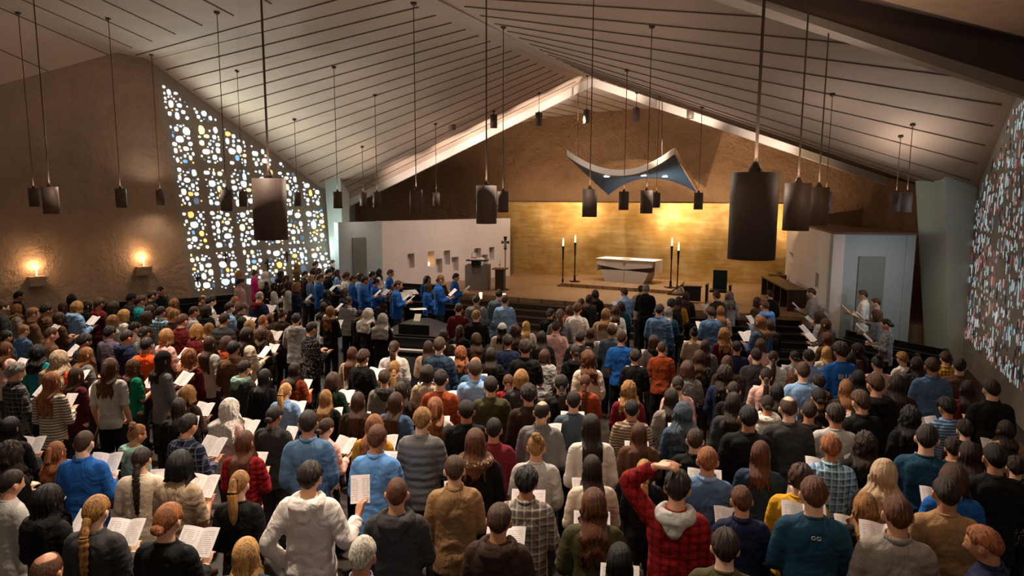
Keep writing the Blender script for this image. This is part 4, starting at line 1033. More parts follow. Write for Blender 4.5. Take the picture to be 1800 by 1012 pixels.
def collar_mesh(kind):
    bm = NB(); N = 26
    if kind == 'collar':
        R_ = [[V((math.sin(a)*(.062+o), -.012+math.cos(a)*(.060+o)*-1, z)) for o, z in ((.002, 1.425), (.010, 1.43), (.018, 1.425), (.010, 1.478), (.002, 1.475))] for a in [-2.5+5.0*k/N for k in range(N+1)]]
        loft(bm, R_)
    elif kind == 'crew':
        pts = [V((math.sin(a)*.062, -.012+math.cos(a)*.058, 1.448-.012*math.cos(a))) for a in [2*math.pi*k/N for k in range(N+1)]]; tube(bm, pts, .009, 8)
    elif kind == 'hood':
        # gathered hood lying on the back
        for k in range(N+1):
            pass
        R_ = []
        for k in range(N+1):
            a = -2.35+4.7*k/N; e = math.cos(a*.5)**1.2; r0 = .068+.03*e; w_ = .020+.026*e; dz = -.065*e
            c = V((math.sin(a)*r0*1.12, -.010-math.cos(a)*r0*1.1-.02*e, 1.452+dz*.35)); o_ = V((math.sin(a), -math.cos(a), 0))
            R_.append([c+o_*math.cos(b)*w_*1.0+V((0, 0, 1))*math.sin(b)*(.022+.03*e)+V((0, 0, -abs(math.cos(b))*.01)) for b in [2*math.pi*j/12 for j in range(12)]])
        loft(bm, R_)
        loft(bm, [er((0, -.125, 1.42), .085, .03, 16), er((0, -.142, 1.38), .075, .034, 16), er((0, -.148, 1.33), .05, .028, 16), er((0, -.145, 1.30), .02, .014, 16)])
        me = remesh(bm, .010, 'hood', relax=3); fold(me, .006, 9, 3, 1.0); me.materials.append(None); return me
    elif kind == 'fur':
        R_ = []
        for k in range(N+1):
            a = -2.5+5.0*k/N; e = math.cos(a*.5); r0 = .085+.035*e
            c = V((math.sin(a)*r0*1.15, -.01-math.cos(a)*r0, 1.455-.03*e)); o_ = V((math.sin(a), -math.cos(a), 0))
            R_.append([c+o_*math.cos(b)*.036+V((0, 0, 1))*math.sin(b)*.036 for b in [2*math.pi*j/12 for j in range(12)]])
        loft(bm, R_); me = remesh(bm, .009, 'fur_trim'); fold(me, .014, 26, 4, 1.0); me.materials.append(None); return me
    me = bpy.data.meshes.new(kind); bmesh.ops.recalc_face_normals(bm, faces=bm.faces[:]); bm.to_mesh(me); bm.free()
    for p in me.polygons: p.use_smooth = True
    me.materials.append(None); return me

# ---- colours
PAL = dict(black=(20, 18, 18), navy=(26, 34, 62), darkgrey=(56, 54, 54), grey=(112, 110, 110), lightgrey=(176, 172, 168), white=(226, 218, 210), cream=(214, 198, 176), beige=(178, 154, 128), tan=(150, 118, 82), brown=(94, 66, 46), darkbrown=(52, 36, 27),
  rust=(150, 66, 34), orange=(222, 84, 28), red=(150, 26, 28), darkred=(92, 22, 22), maroon=(112, 28, 42), burgundy=(78, 24, 32), pink=(222, 176, 166), magenta=(206, 40, 118), mustard=(196, 138, 44), yellow=(214, 160, 38), green=(16, 116, 84), darkgreen=(26, 46, 34), olive=(66, 62, 38),
  teal=(30, 122, 130), darkteal=(26, 62, 84), mint=(138, 172, 158), blue=(30, 88, 164), lightblue=(132, 168, 210), skyblue=(96, 146, 206), steel=(82, 112, 146), slate=(78, 92, 104), denim=(66, 92, 122), darkdenim=(40, 56, 74), purple=(104, 92, 108), lavender=(156, 156, 200), ash=(134, 124, 116))
HAIR = dict(black=(22, 17, 16), darkbrown=(42, 28, 20), brown=(72, 46, 30), lightbrown=(140, 94, 54), redbrown=(96, 56, 34), ginger=(160, 98, 56), blonde=(208, 160, 96), darkblonde=(164, 118, 66), grey=(142, 136, 130), white=(222, 212, 200))
CN = dict(darkgrey='dark grey', lightgrey='light grey', darkbrown='dark brown', darkred='dark red', darkgreen='dark green', darkteal='dark teal', lightblue='light blue', skyblue='sky blue', steel='steel blue', slate='slate blue', denim='denim blue', darkdenim='dark denim', lightbrown='light brown', redbrown='reddish brown', darkblonde='dark blonde', ash='ash grey')
GAR = dict(te='tee', sh='shirt', sw='sweater', ho='hoodie', ja='jacket', bl='blazer', pu='quilted jacket', vt='vest', co='coat', su='surplice', po='polo shirt', bu='blouse', fu='fur-hooded coat', dr='dress')
STY = dict(te='tee', po='tee', bu='long', sh='long', sw='long', ho='bulk', ja='bulk', bl='bulk', pu='bulk', vt='bulk', co='bulk', su='robe', fu='bulk', dr='long')
COLLAR = dict(te='crew', sw='crew', po='collar', sh='collar', bl='collar', ja='collar', ho='hood', fu='fur', pu='collar', co='collar')
HD = dict(sh='short', sh2='tousled', bz='cropped', bd='balding', cu='curly', ls='long straight', lm='shoulder-length', lw='long wavy', lc='long curly', bb='bobbed', pt='ponytailed', lp='low-ponytailed', bn='top-knotted', lb='low-bunned', br='braided', hu='half-up long', bx='box-braided', ve='veiled', cap='capped')
MC = {}
def hair_mat(c):
    k = 'h'+c
    if k in MC: return MC[k]
    t = NT('hair_'+c); r, g, b, _ = srgb(*HAIR[c]); t.b.inputs['Roughness'].default_value = .42; t.b.inputs['Specular IOR Level'].default_value = .30
    co = t.coords((1, 1, .13)); nz = t.noise(co, 130, 4, .75); n2 = t.noise(t.coords((1, 1, .5)), 9, 3)
    mx = t.n('ShaderNodeMath', operation='MULTIPLY_ADD', i_1=.55); t.l(n2, mx.inputs[0]); t.l(nz, mx.inputs[2])
    t.l(t.ramp(mx.outputs[0], [(.64, (r*.30, g*.27, b*.26, 1)), (.79, (r, g, b, 1)), (.95, (min(1, r*1.6), min(1, g*1.5), min(1, b*1.35), 1))]), t.b.inputs['Base Color'])
    t.bump(nz, .8, .012); MC[k] = t.m; return t.m
def cloth_mat(c, pat=''):
    k = 'c'+c+pat
    if k in MC: return MC[k]
    t = NT('cloth_'+c+('_'+pat if pat else '')); col = srgb(*PAL[c]); r, g, b, _ = col
    t.b.inputs['Roughness'].default_value = .85; t.b.inputs['Specular IOR Level'].default_value = .18
    co = t.coords()
    if pat in ('plaid', 'gplaid', 'rplaid'):
        dark = (r*.12, g*.12, b*.14, 1) if pat != 'gplaid' else (r*.35, g*.35, b*.4, 1); lt = (min(1, r*2.2+.12), min(1, g*2.2+.12), min(1, b*2.2+.12), 1) if pat != 'rplaid' else col
        sep = t.n('ShaderNodeSeparateXYZ'); t.l(co, sep.inputs[0]); outs = []
        for ax, fr_ in (('X', 17), ('Z', 17)):
            for f2, th in ((1, .45), (1, .80)):
                m1 = t.n('ShaderNodeMath', operation='MULTIPLY', i_1=fr_*f2); t.l(sep.outputs[ax], m1.inputs[0]); m2 = t.n('ShaderNodeMath', operation='FRACT'); t.l(m1.outputs[0], m2.inputs[0]); m3 = t.n('ShaderNodeMath', operation='GREATER_THAN', i_1=th); t.l(m2.outputs[0], m3.inputs[0]); outs.append(m3.outputs[0])
        def mixc(f, a_, b_): 
            m_ = t.n('ShaderNodeMixRGB'); t.l(f, m_.inputs[0])
            for s_, q_ in ((1, a_), (2, b_)):
                if isinstance(q_, tuple): m_.inputs[s_].default_value = q_
                else: t.l(q_, m_.inputs[s_])
            return m_.outputs[0]
        hf = lambda f: (lambda m_: (t.l(f, m_.inputs[0]), m_.outputs[0])[1])(t.n('ShaderNodeMath', operation='MULTIPLY', i_1=.55))
        c1 = mixc(hf(outs[0]), col, dark); c1 = mixc(hf(outs[2]), c1, dark); c1 = mixc(hf(outs[1]), c1, lt); c1 = mixc(hf(outs[3]), c1, lt)
        t.l(c1, t.b.inputs['Base Color'])
    elif pat == 'stripe':
        wv = t.n('ShaderNodeTexWave', bands_direction='Z', i_Scale=9, i_Distortion=.4); t.l(co, wv.inputs['Vector']); t.l(t.ramp(wv.outputs['Fac'], [(.45, (r*.25, g*.25, b*.27, 1)), (.55, col)]), t.b.inputs['Base Color'])
    elif pat in ('fleck', 'floral', 'lace'):
        vo = t.n('ShaderNodeTexVoronoi', i_Scale=42 if pat != 'lace' else 60); t.l(co, vo.inputs['Vector'])
        o2 = (min(1, r+.35), min(1, g+.33), min(1, b+.3), 1) if pat != 'lace' else (r*.45, g*.42, b*.4, 1)
        t.l(t.ramp(vo.outputs['Distance'], [(.22, o2), (.34, col)] if pat != 'lace' else [(.25, o2), (.5, col)]), t.b.inputs['Base Color'])
    else:
        nz = t.noise(co, 3.5, 4); t.l(t.ramp(nz, [(.3, (r*.85, g*.85, b*.86, 1)), (.7, (min(1, r*1.12), min(1, g*1.12), min(1, b*1.12), 1))]), t.b.inputs['Base Color'])
    if pat == 'tweed':
        t.l(t.ramp(t.noise(co, 150, 2, .8), [(.35, (r*.55, g*.52, b*.5, 1)), (.65, (min(1, r*1.25), min(1, g*1.2), min(1, b*1.2), 1))]), t.b.inputs['Base Color'])
    if pat == 'quilt':
        wv = t.n('ShaderNodeTexWave', bands_direction='Z', i_Scale=4.2, i_Distortion=1.5); t.l(co, wv.inputs['Vector']); t.bump(wv.outputs['Fac'], .5, .012)
    elif pat == 'knit':
        t.bump(t.noise(t.coords((1, 1, .6)), 70, 3), .5, .012)
    else:
        # cloth creases
        nz = t.noise(t.coords((1, 1, .6), (.5, .3, .2)), 5.0, 3, .45, 1.8); t.bump(nz, .65, .075)
    MC[k] = t.m; return t.m
SK = [(222, 172, 142), (206, 150, 118), (232, 186, 160), (186, 128, 94), (150, 96, 66), (98, 62, 44)]
def skin_mat(i):
    k = 's%d' % i
    if k in MC: return MC[k]
    t = NT('skin'); c = srgb(*SK[i]); t.b.inputs['Roughness'].default_value = .5; t.b.inputs['Subsurface Weight'].default_value = 0
    at = t.n('ShaderNodeAttribute', attribute_name='feat'); nz = t.noise(t.coords(), 26, 3)
    rp = t.ramp(nz, [(.3, tuple(x*.9 for x in c[:3])+(1,)), (.7, c)])
    m_ = t.n('ShaderNodeMixRGB', blend_type='MULTIPLY', i_0=1.0); t.l(rp, m_.inputs[1]); t.l(at.outputs['Color'], m_.inputs[2]); t.l(m_.outputs[0], t.b.inputs['Base Color'])
    MC[k] = t.m; return t.m

# ---- mesh cache
CA = {}
def cached(key, fn, *a):
    if key not in CA: CA[key] = fn(*a)
    return CA[key]
def part(name, me, mat, parent):
    o = bpy.data.objects.new(name, me); COL.objects.link(o); o.parent = parent
    o.material_slots[0].link = 'OBJECT'; o.material_slots[0].material = mat; return o
# booklet
def booklet_mesh(op):
    bm = NB(); w_, h_ = .140, .216
    if op:
        for s in (-1, 1):
            R_ = []
            for k in range(7):
                t_ = k/6; x = s*w_*t_; z = .030*math.sin(t_*math.pi)*.5+t_*.035; R_.append([V((x, 0, z)), V((x, h_, z+.004)), V((x, h_, z+.0075)), V((x, 0, z+.0035))])
            loft(bm, R_)
    else: box(bm, (0, h_/2, 0), (w_*1.05, h_, .005))
    me = bpy.data.meshes.new('booklet'); bmesh.ops.recalc_face_normals(bm, faces=bm.faces[:]); bm.to_mesh(me); bm.free(); me.materials.append(MC['print'])
    for p in me.polygons: p.use_smooth = False
    return me
t = NT('printed_paper'); t.b.inputs['Roughness'].default_value = .75
c = t.coords(); sep = t.n('ShaderNodeSeparateXYZ'); t.l(c, sep.inputs[0])
m1 = t.n('ShaderNodeMath', operation='MULTIPLY', i_1=70); t.l(sep.outputs['Y'], m1.inputs[0]); m2 = t.n('ShaderNodeMath', operation='FRACT'); t.l(m1.outputs[0], m2.inputs[0]); m3 = t.n('ShaderNodeMath', operation='GREATER_THAN', i_1=.62); t.l(m2.outputs[0], m3.inputs[0])
nz = t.noise(t.coords((1, .4, 1)), 60, 2); m4 = t.n('ShaderNodeMath', operation='GREATER_THAN', i_1=.42); t.l(nz, m4.inputs[0]); m5 = t.n('ShaderNodeMath', operation='MULTIPLY'); t.l(m3.outputs[0], m5.inputs[0]); t.l(m4.outputs[0], m5.inputs[1])
ab = t.n('ShaderNodeMath', operation='ABSOLUTE'); t.l(sep.outputs['X'], ab.inputs[0])
def rng(o, a_, b_):
    g1_ = t.n('ShaderNodeMath', operation='GREATER_THAN', i_1=a_); t.l(o, g1_.inputs[0]); g2_ = t.n('ShaderNodeMath', operation='LESS_THAN', i_1=b_); t.l(o, g2_.inputs[0]); m_ = t.n('ShaderNodeMath', operation='MULTIPLY'); t.l(g1_.outputs[0], m_.inputs[0]); t.l(g2_.outputs[0], m_.inputs[1]); return m_.outputs[0]
m6 = t.n('ShaderNodeMath', operation='MULTIPLY'); t.l(rng(ab.outputs[0], .016, .122), m6.inputs[0]); t.l(rng(sep.outputs['Y'], .02, .195), m6.inputs[1])
m7 = t.n('ShaderNodeMath', operation='MULTIPLY'); t.l(m5.outputs[0], m7.inputs[0]); t.l(m6.outputs[0], m7.inputs[1]); m8 = t.n('ShaderNodeMath', operation='MULTIPLY', i_1=.45); t.l(m7.outputs[0], m8.inputs[0])
mi = t.n('ShaderNodeMixRGB'); t.l(m8.outputs[0], mi.inputs[0]); mi.inputs[1].default_value = srgb(240, 232, 232); mi.inputs[2].default_value = srgb(60, 56, 60); t.l(mi.outputs[0], t.b.inputs['Base Color'])
MC['print'] = t.m
BK = {1: booklet_mesh(True), 0: booklet_mesh(False)}
# one row per worshipper: head centre and hair top in the survey grid, hair, garment, turn of the body, extras
CROWD = '''
@ 0 480 5.06
150 155 m sh black ja black 60 d
6 248 m sh brown ja darkgrey 60
125 270 w lw lightbrown bu ash/fleck 60
265 300 m sh lightbrown sw brown 60
395 275 m cu black sw brown 50
505 345 w lw brown ja brown 40
545 258 w lm brown ja black 50
625 183 w bb black co black 30
665 245 w bb darkblonde ho lightblue 50 b
760 240 w lm darkbrown ja black 60
870 218 m sh2 brown ja darkred 40
990 245 w bb darkbrown ja darkgrey 50
1155 178 m cu black co darkgrey 50 k4
1240 192 m sh2 brown sw teal 60
1340 150 m bz darkbrown ja black 70
1420 108 m bz darkbrown ja black 110
985 368 w bb darkblonde bu lightgrey 40
1085 318 w bb blonde bu white 60 b
1285 335 w bb brown sw brown 50
1315 280 w lm brown sw grey 60
1415 292 m sh darkbrown sh lightblue/plaid 30
1495 300 w ls lightbrown bu ash 40
190 455 m sh darkblonde po steel 35
430 478 m sh brown ja brown 60 b
735 540 w cu black co darkgrey/fleck 40
960 470 m cu black sh purple 30
1110 502 m sh darkbrown ho navy 55
1180 432 m sh2 darkbrown bu ash 50
1275 470 w lb black bu grey 30
1290 568 m sh black po orange 20
1460 490 w bb darkblonde bu pink 35 b
1425 690 w cap black sw grey 45 b
320 640 w lc black bu teal 20
30 610 w lm redbrown bu pink 30
500 690 w ve pink bu orange 35 b
740 655 w ls lightbrown sw grey 55
115 795 m cu grey sh darkgrey/plaid 55 b
30 505 w lb darkbrown ja darkteal 40
960 752 w hu redbrown te lightgrey 15 d
1160 760 w lw redbrown te green 45 b
@ 0 640 5.06
430 65 w ls ginger sw cream/stripe 20 b
650 25 w ls brown dr burgundy 40 b
470 690 w hu ginger ja black 15
720 590 m bz brown sh blue 12 b
1190 532 w bn lightbrown ho mint 50
1240 742 w br darkbrown sw cream/knit 5
40 700 w lc darkbrown co black 30
60 470 w lm black ja black 20 b
@ 300 440 5.06
15 425 w lm lightbrown ja darkgrey 50
12 520 m sh2 darkblonde ja darkbrown 50
90 560 m sh redbrown sh darkred 40
190 490 m bz brown sh lightgrey 60
272 392 m bd brown ja darkbrown 80
345 402 m cu darkbrown sh white 60 b
305 480 w bb darkbrown ja black 30
215 650 w bb darkblonde ja darkred 60
325 642 w lm darkblonde sw darkred 40
465 552 m sh darkbrown pu darkgrey/quilt 20
510 455 m sh darkbrown sh lightblue 50 b
560 407 w lb ginger ja darkbrown 50
620 470 w cu brown co darkbrown 40
625 588 w bb black ja black 40 b
780 360 m bd grey vt navy 30 b
808 568 m bz ginger ja brown 30
690 615 w bb blonde sw grey 45
655 680 w lm darkbrown bu cream 40 b
790 690 w lw brown ja black 25 b
870 560 w ls redbrown ja darkgrey 35
985 522 w bn brown ja darkbrown 30
1110 558 m sh2 darkbrown ho lightgrey 12
1240 630 m sh darkbrown sw black/fleck 50
330 760 w ls brown bu lightgrey 30
480 760 w bb brown sw rust 40 b
545 802 m sh black sw brown 20
150 880 w lc ginger sw darkred 15
1350 458 w lm darkbrown bu white 40
1412 492 w lw lightbrown fu black 20 b
600 175 w bb darkblonde bu blue 70
610 240 m sh brown sw pink 60
745 175 w bn redbrown bu magenta 60
832 190 w ve white bu black/gplaid 60 b
910 280 w ls black bu white 65 b
970 175 w lm darkbrown ja black 60
1015 215 w ls brown ja darkbrown 70
1110 115 w lc darkblonde ja brown 60
1035 267 w lm brown bu white 60
1110 280 w bb darkblonde bu navy 75 b
1185 175 m sh brown ja darkbrown 70
1240 212 w lb blonde bu steel 70
1280 90 m sh brown ja black 60
1305 150 w lm redbrown bu white 75
1320 205 m sh redbrown sw blue 70 b
1395 160 m sh darkbrown bl black 70
1428 80 m sh darkbrown ja black 100
1470 165 w lm brown bu lightblue 70
1380 345 w ls black ja black 60 b
@ 600 440 5.06
95 108 w bn brown ja black 70
35 192 w cu redbrown bu white 70
95 215 m sh brown sw blue 70
160 195 w bb brown bu lightblue 70
200 222 m sh darkbrown sw blue 75 b
265 180 m sh darkbrown sw blue 70
325 160 w lm black bu white 70
300 247 w bn darkbrown sw blue 65 b
428 165 m sh brown sw blue 95 b
492 262 m sh brown sw blue 80
470 285 w ls ginger bu blue 75 b
20 330 w bb brown ja navy 75
60 405 w lb darkbrown sh lightgrey/stripe 20
755 220 w bb darkbrown bu blue 130 b
765 285 w bb brown sw blue 70 b
868 212 m sh lightbrown sh blue 80 b
1010 198 m sh brown ja blue 90 b
155 525 w lb darkbrown co black 30 b
228 515 w ve white ja black 40
360 562 w ve lightgrey ja black 20 b
1200 390 m sh darkbrown su grey 0
1400 342 m sh darkbrown su slate 5
1452 392 m sh brown su lightblue 0
1042 465 m sh brown sw darkred 10
1200 525 m sh darkblonde ja black 8 b
1430 645 w cap white sw cream/knit 8
1050 662 w hu brown ja black 10
905 700 w lm darkbrown ja darkbrown 5
1200 730 w lw brown co black 5
770 800 w lm brown bu beige 5
868 770 m sh2 brown ja darkdenim 5
465 800 w pt brown bu white 5
1060 855 w lc ginger ja denim 0
1190 950 w lb darkblonde ja denim 0
1330 862 w lm darkbrown ja black 0
1480 745 m sh2 darkbrown te navy 0 T
90 855 w ls redbrown bu beige 20
185 882 m cu brown ja black 30 b
@ 900 460 5.06
125 525 w ls blonde bu white 5 b
30 560 w lc brown ja darkbrown 0
120 690 m cu darkbrown po black 0
265 612 w ls darkbrown ja black 0
290 775 w bb brown sw lightgrey 5
340 410 w lb black ja black 10
430 415 w pt brown sw grey 5
390 522 m sh brown sh pink 10
510 385 w ls redbrown dr orange 10
580 365 m cu redbrown te white 15
612 320 w lb brown ja black 20
682 285 w ls brown ja darkgrey 25
738 245 w lw darkbrown ja black 20
832 410 w lm lightbrown ja beige 12 b
925 382 w lm brown sw white 10
968 350 w bb darkbrown bu darkteal 10
1005 225 m sh brown ja lightblue -35 b
1145 207 m sh2 brown sw beige 15
1192 195 m sh grey bl black 20
605 607 m sh darkbrown ja black 5 b
700 587 w lm brown bu lightgrey 15 b
570 732 w lb darkbrown ho black/stripe 0
890 560 w cu brown ja slate 0
680 790 w lc redbrown sw cream 0
975 610 m sh brown te blue 0
1095 780 w cu darkbrown sw black 0
1335 705 m bz brown te rust 0
1270 647 w bb brown ho ash -15 b
1312 370 m sh darkbrown sh steel 12
1390 395 w lm grey bu darkteal 10
1420 328 m cu black ja black 10
1482 305 w ls brown sw mustard 15
@ 1200 460 5.06
30 265 w lw brown ja darkbrown 12
310 255 m sh redbrown ja darkgrey -25 b
420 265 w lc grey bu lightgrey -10
255 395 m sh2 brown ja steel -20 b
345 388 w ls lightbrown bu beige -12
105 585 w bn black sw beige 0 b
375 590 w lc darkblonde sw burgundy 0
205 690 w ls brown bu grey 0 b
485 700 m sh darkbrown te navy 0
740 335 m sh redbrown ho skyblue -35 b
675 312 w bb brown ja brown -30
785 250 w lb darkbrown ja black -30
705 472 w lm lightbrown bu denim -40 b
785 507 w lw brown ja black -25 b
700 680 w bb brown bu pink -10 b
660 765 m sh darkbrown ja darkgrey 0
815 790 w lp brown bu white 0
1000 790 w lb darkbrown bu lightgrey 0
1125 775 m sh2 darkbrown te lightblue 0
1160 228 m sh brown ja ash -70 b
1250 375 w lm grey bu beige -60
1230 435 w bb brown bu lightgrey -65 b
1290 500 w ls brown co darkgrey -60 b
1300 622 w ls redbrown ja brown -20
1290 750 w ls blonde bu white -12 b
1420 712 m cu darkbrown te blue -8 B
1490 800 w bb black ja darkteal 0
150 782 w lw brown dr black/fleck 0
400 832 w lm brown ja darkbrown 0
@ 1500 480 5.06
100 145 m sh brown sh white -80 b
215 215 m sh brown bu grey -80 b
225 320 w bb redbrown bl grey -80 b
310 400 w lb darkbrown dr grey/fleck -75 b
230 732 w bn darkbrown bu pink -8
450 700 w cu darkblonde bu white -30
580 742 w lm darkbrown ja darkgrey -8
715 745 m sh brown sh steel -2
830 700 w cu brown sh mustard/plaid -5
955 750 m sh darkbrown ja brown 0
1250 938 m sh darkbrown ja black -10
215 892 m sh2 brown ho black -20
1030 950 w lm darkbrown ja darkred 0
60 620 w lw darkbrown sw brown/stripe -70
@ 300 640 5.06
640 -35 m sh darkbrown vt darkgrey 35 b
1090 -18 w lm darkbrown sw rust 20 b
1430 70 w bb brown sw darkgreen 20 b
130 185 w bb darkblonde ja darkbrown 30 b
500 310 w ve white sw pink 30 b
1010 165 w pt blonde ja lightblue 20 b
905 370 w lb darkbrown bl darkgrey 20 b
1370 225 w ls darkblonde ja black 12 b
1215 408 m sh darkbrown sh steel 5
1365 480 w lb brown bu pink 40 b
130 440 m sh darkbrown sh navy/plaid 40 b
640 590 w ls redbrown sh red/rplaid 20 b
820 40 w lm black ja black 20
60 300 w lm darkbrown ja black 10
@ 600 620 5.06
470 68 w lp darkblonde ja darkgrey 0
380 150 m sh2 brown vt ash 0
530 255 w lm darkbrown ja darkbrown 0
765 105 w bb darkbrown sw beige 0 b
880 145 m sh darkbrown sw rust 5 b
1190 65 m sh2 brown ja lightblue 0
1330 205 m sh darkbrown ja olive 0
160 350 w ls brown ja darkbrown 10 b
480 350 w ls brown ja denim 15
805 390 w hu ginger sw lightgrey 5 b
710 490 m sh2 darkblonde pu grey/quilt 5
280 550 w lw ginger sw mustard 15 b
305 640 m sh redbrown sh skyblue 12 b
1190 675 w lm redbrown fu black 5
1355 580 m sh black sw maroon 0
1485 190 w br redbrown sh red/rplaid 0
1110 420 m sh black ja black 0
@ 900 620 5.06
80 145 w bb darkblonde ja darkgrey 5
150 280 m cu darkbrown ja darkbrown 0
440 190 w lp darkbrown ja black 0
262 425 m bd darkbrown bl grey 10
550 335 m sh darkbrown te slate 5 b
650 190 w br redbrown sw rust 10 b
1040 255 w lc darkblonde sw maroon 0 b
1068 420 m sh black sw beige/stripe 0
710 545 w lm darkbrown bu white 0
1135 625 w ls redbrown co brown 5
1425 315 w ls darkbrown sw ash 0
215 730 w bn darkblonde sw lightgrey 0
720 912 w ls darkbrown sw cream 0 b
1180 950 w lp blonde ja black 0
1480 205 w lb darkbrown bu pink 0
@ 1200 620 5.06
45 65 w bb brown te grey 0
380 112 w lc darkbrown ja navy 0
545 265 w lb darkbrown ja black 0
455 350 w lm darkbrown ja darkgrey 0
745 135 w lp darkbrown sw pink 0 b
868 262 w lm black ja black 0
1040 182 w lc redbrown ja darkbrown 0
1095 80 m sh brown te lightblue 0
1170 192 w cu darkbrown fu darkbrown 0
1222 312 w lb black ja black 0
1390 225 w ls lightbrown ja darkbrown 0
1000 380 m bd brown bl darkgrey 0
600 465 m sh black ja black 5
1110 440 m sh darkbrown ho ash 5
1330 730 m sh2 ginger sh lightblue/plaid 5 b
700 785 w lm redbrown ja darkdenim 5 b
115 675 m sh brown ja black 5
228 840 m sh ginger po steel 10 b
830 395 w lb darkbrown fu white 0
10 445 w ve slate ja denim 0 b
1300 440 m sh2 darkbrown te lightgrey 0
@ 1500 620 5.06
68 330 m sh2 brown ja black -20 b
850 400 m cu black sw lightblue/stripe -20 b
1000 600 w cu darkbrown ja darkbrown -5
110 690 w lc darkbrown ja black 0
640 625 m sh darkbrown sw darkteal 8 b
900 760 w cu darkbrown sh tan/plaid 0
1375 600 w lw darkbrown ja tan -10
1220 790 m sh black ja black 0
400 190 w lm darkbrown ja darkbrown -5
60 150 w lm black ja black -5
1460 925 w cu darkbrown co black/fleck 0
530 480 w lc black co black 0
1050 790 w lm darkbrown ja black 0
@ 0 780 4
45 185 m sh darkbrown sw lightgrey/knit 50 b
300 295 w bx black ho black 25 b
650 368 w br darkblonde ja darkgrey 20 b
1155 425 w lb ginger sw black 20 b
1240 48 w bb black te beige 25 b
1670 190 w pt darkblonde sw black 15
290 778 m bd redbrown ja darkbrown 20
1710 670 w ls blonde ja darkdenim 5
@ 450 780 4
365 130 m sh2 darkbrown ho white 10 O
735 660 m sh white sh lavender 20
985 240 m bz redbrown ho darkgrey 5
1395 85 m sh brown bl tan/tweed 0
1705 425 m sh brown ho darkbrown 8 b
@ 900 780 4
100 168 m cu black sh ash/gplaid 0 b
580 320 w lw redbrown ja olive 5 b
760 708 w ls black ja black 0 b
1165 190 m sh2 darkbrown ho red/rplaid 12 C
1625 300 m sh redbrown po navy 0
1505 608 m sh2 darkbrown sw olive 0
@ 1350 780 4
235 150 m cu brown sw yellow 15 b
335 235 m sh redbrown sw darkteal 5 D
825 118 w ve beige co black 15 b
700 348 w lw darkblonde ja black 0 b
930 370 m sh redbrown sh ash 0 b
1275 235 m sh darkbrown sw tan 0
1320 138 w bb brown sw blue 0 b
1570 578 m sh ginger sh navy -60
'''
# ---- parse, place and dress the crowd
rows = []; ox = oy = 0; sc = 1
for ln in CROWD.strip().split('\n'):
    f = ln.split()
    if not f: continue
    if f[0] == '@': ox, oy, sc = float(f[1]), float(f[2]), float(f[3]); continue
    px, py = ox+float(f[0])/sc, oy+float(f[1])/sc; col, _, pat = f[6].partition('/')
    rows.append(dict(px=px, py=py, sex=f[2], hair=f[3], hc=f[4], gar=f[5], col=col, pat=pat, face=float(f[7]), fl=''.join(f[8:])))
R5 = random.Random(11)
# standing height chosen so that neighbours do not crowd each other
for r in rows:
    r['hr'] = (1.62, 1.91) if r['sex'] == 'm' else (1.50, 1.80); r['h'] = R5.uniform(sum(r['hr'])/2-.03, sum(r['hr'])/2+.03)
    r['lev'] = FZ
def pos(r, h=None): p = at_z(r['px'], r['py'], (h or r['h'])+r['lev']); return V((p.x, p.y, 0))
OBST = [(pn.matrix_basis.copy() if False else Matrix.Translation(pn.location) @ Matrix.Rotation(pn.rotation_euler.z, 4, 'Z'), -.95, .95, -.55, 2.2)]
for o in COL.objects:
    if o.get('category') == 'pew':
        lx = [abs((c.matrix_local @ V(q)).x) for c in o.children if c.type == 'MESH' for q in c.bound_box]; m_ = max(lx)
        OBST.append((Matrix.Translation(o.location) @ Matrix.Rotation(o.rotation_euler.z, 4, 'Z'), -m_-.18, m_+.18, -.36, .34))
OBI = [(m.inverted(), *q) for m, *q in OBST]
def obst(p):
    c = 0
    for mi, x0, x1, y0, y1 in OBI:
        q = mi @ V((p.x, p.y, FZ)); 
        if x0 < q.x < x1 and y0 < q.y < y1: c += 1+8*min(q.x-x0, x1-q.x, q.y-y0, y1-q.y)
    return c
def shove(p):
    for (m, *_), (mi, x0, x1, y0, y1) in zip(OBST, OBI):
        q = mi @ V((p.x, p.y, FZ))
        if x0 < q.x < x1 and y0 < q.y < y1:
            d, ax, v = min((q.x-x0, 0, x0), (x1-q.x, 0, x1), (q.y-y0, 1, y0), (y1-q.y, 1, y1)); q[ax] = v; r_ = m @ q; p = V((r_.x, r_.y, 0))
    return p
for r in rows:
    lo, hi = r['hr']; r['cand'] = [(lo+(hi-lo)*k/15, pos(r, lo+(hi-lo)*k/15)) for k in range(16)]; r['ob'] = [obst(p) for _, p in r['cand']]; r['p'] = pos(r)
for r in rows: r['nb'] = [q for q in rows if q is not r and (q['p']-r['p']).length < 2.6 and abs(q['px']-r['px']) < 220]
for it in range(10):
    for r in rows:
        best = None
        for k in range(16):
            h, p = r['cand'][k]; c_ = abs(h-sum(r['hr'])/2)*.3+r['ob'][k]
            for q in r['nb']:
                d = (q['p']-p).length
                if d < .66: c_ += (.66-d)**2*30
            if best is None or c_ < best[0]: best = (c_, h, p)
        r['h'] = best[1]; r['p'] = best[2]
# residual pushes apart, small
P_ = [pos(r) for r in rows]
for it in range(40):
    P_ = [shove(p) for p in P_]
    for i in range(len(rows)):
        for j in range(i+1, len(rows)):
            d = P_[i]-P_[j]; L_ = d.length
            if L_ < .52:
                u = d/L_ if L_ > 1e-3 else V((1, 0, 0)); P_[i] += u*(.52-L_)*.5; P_[j] -= u*(.52-L_)*.5
P_ = [shove(p) for p in P_]
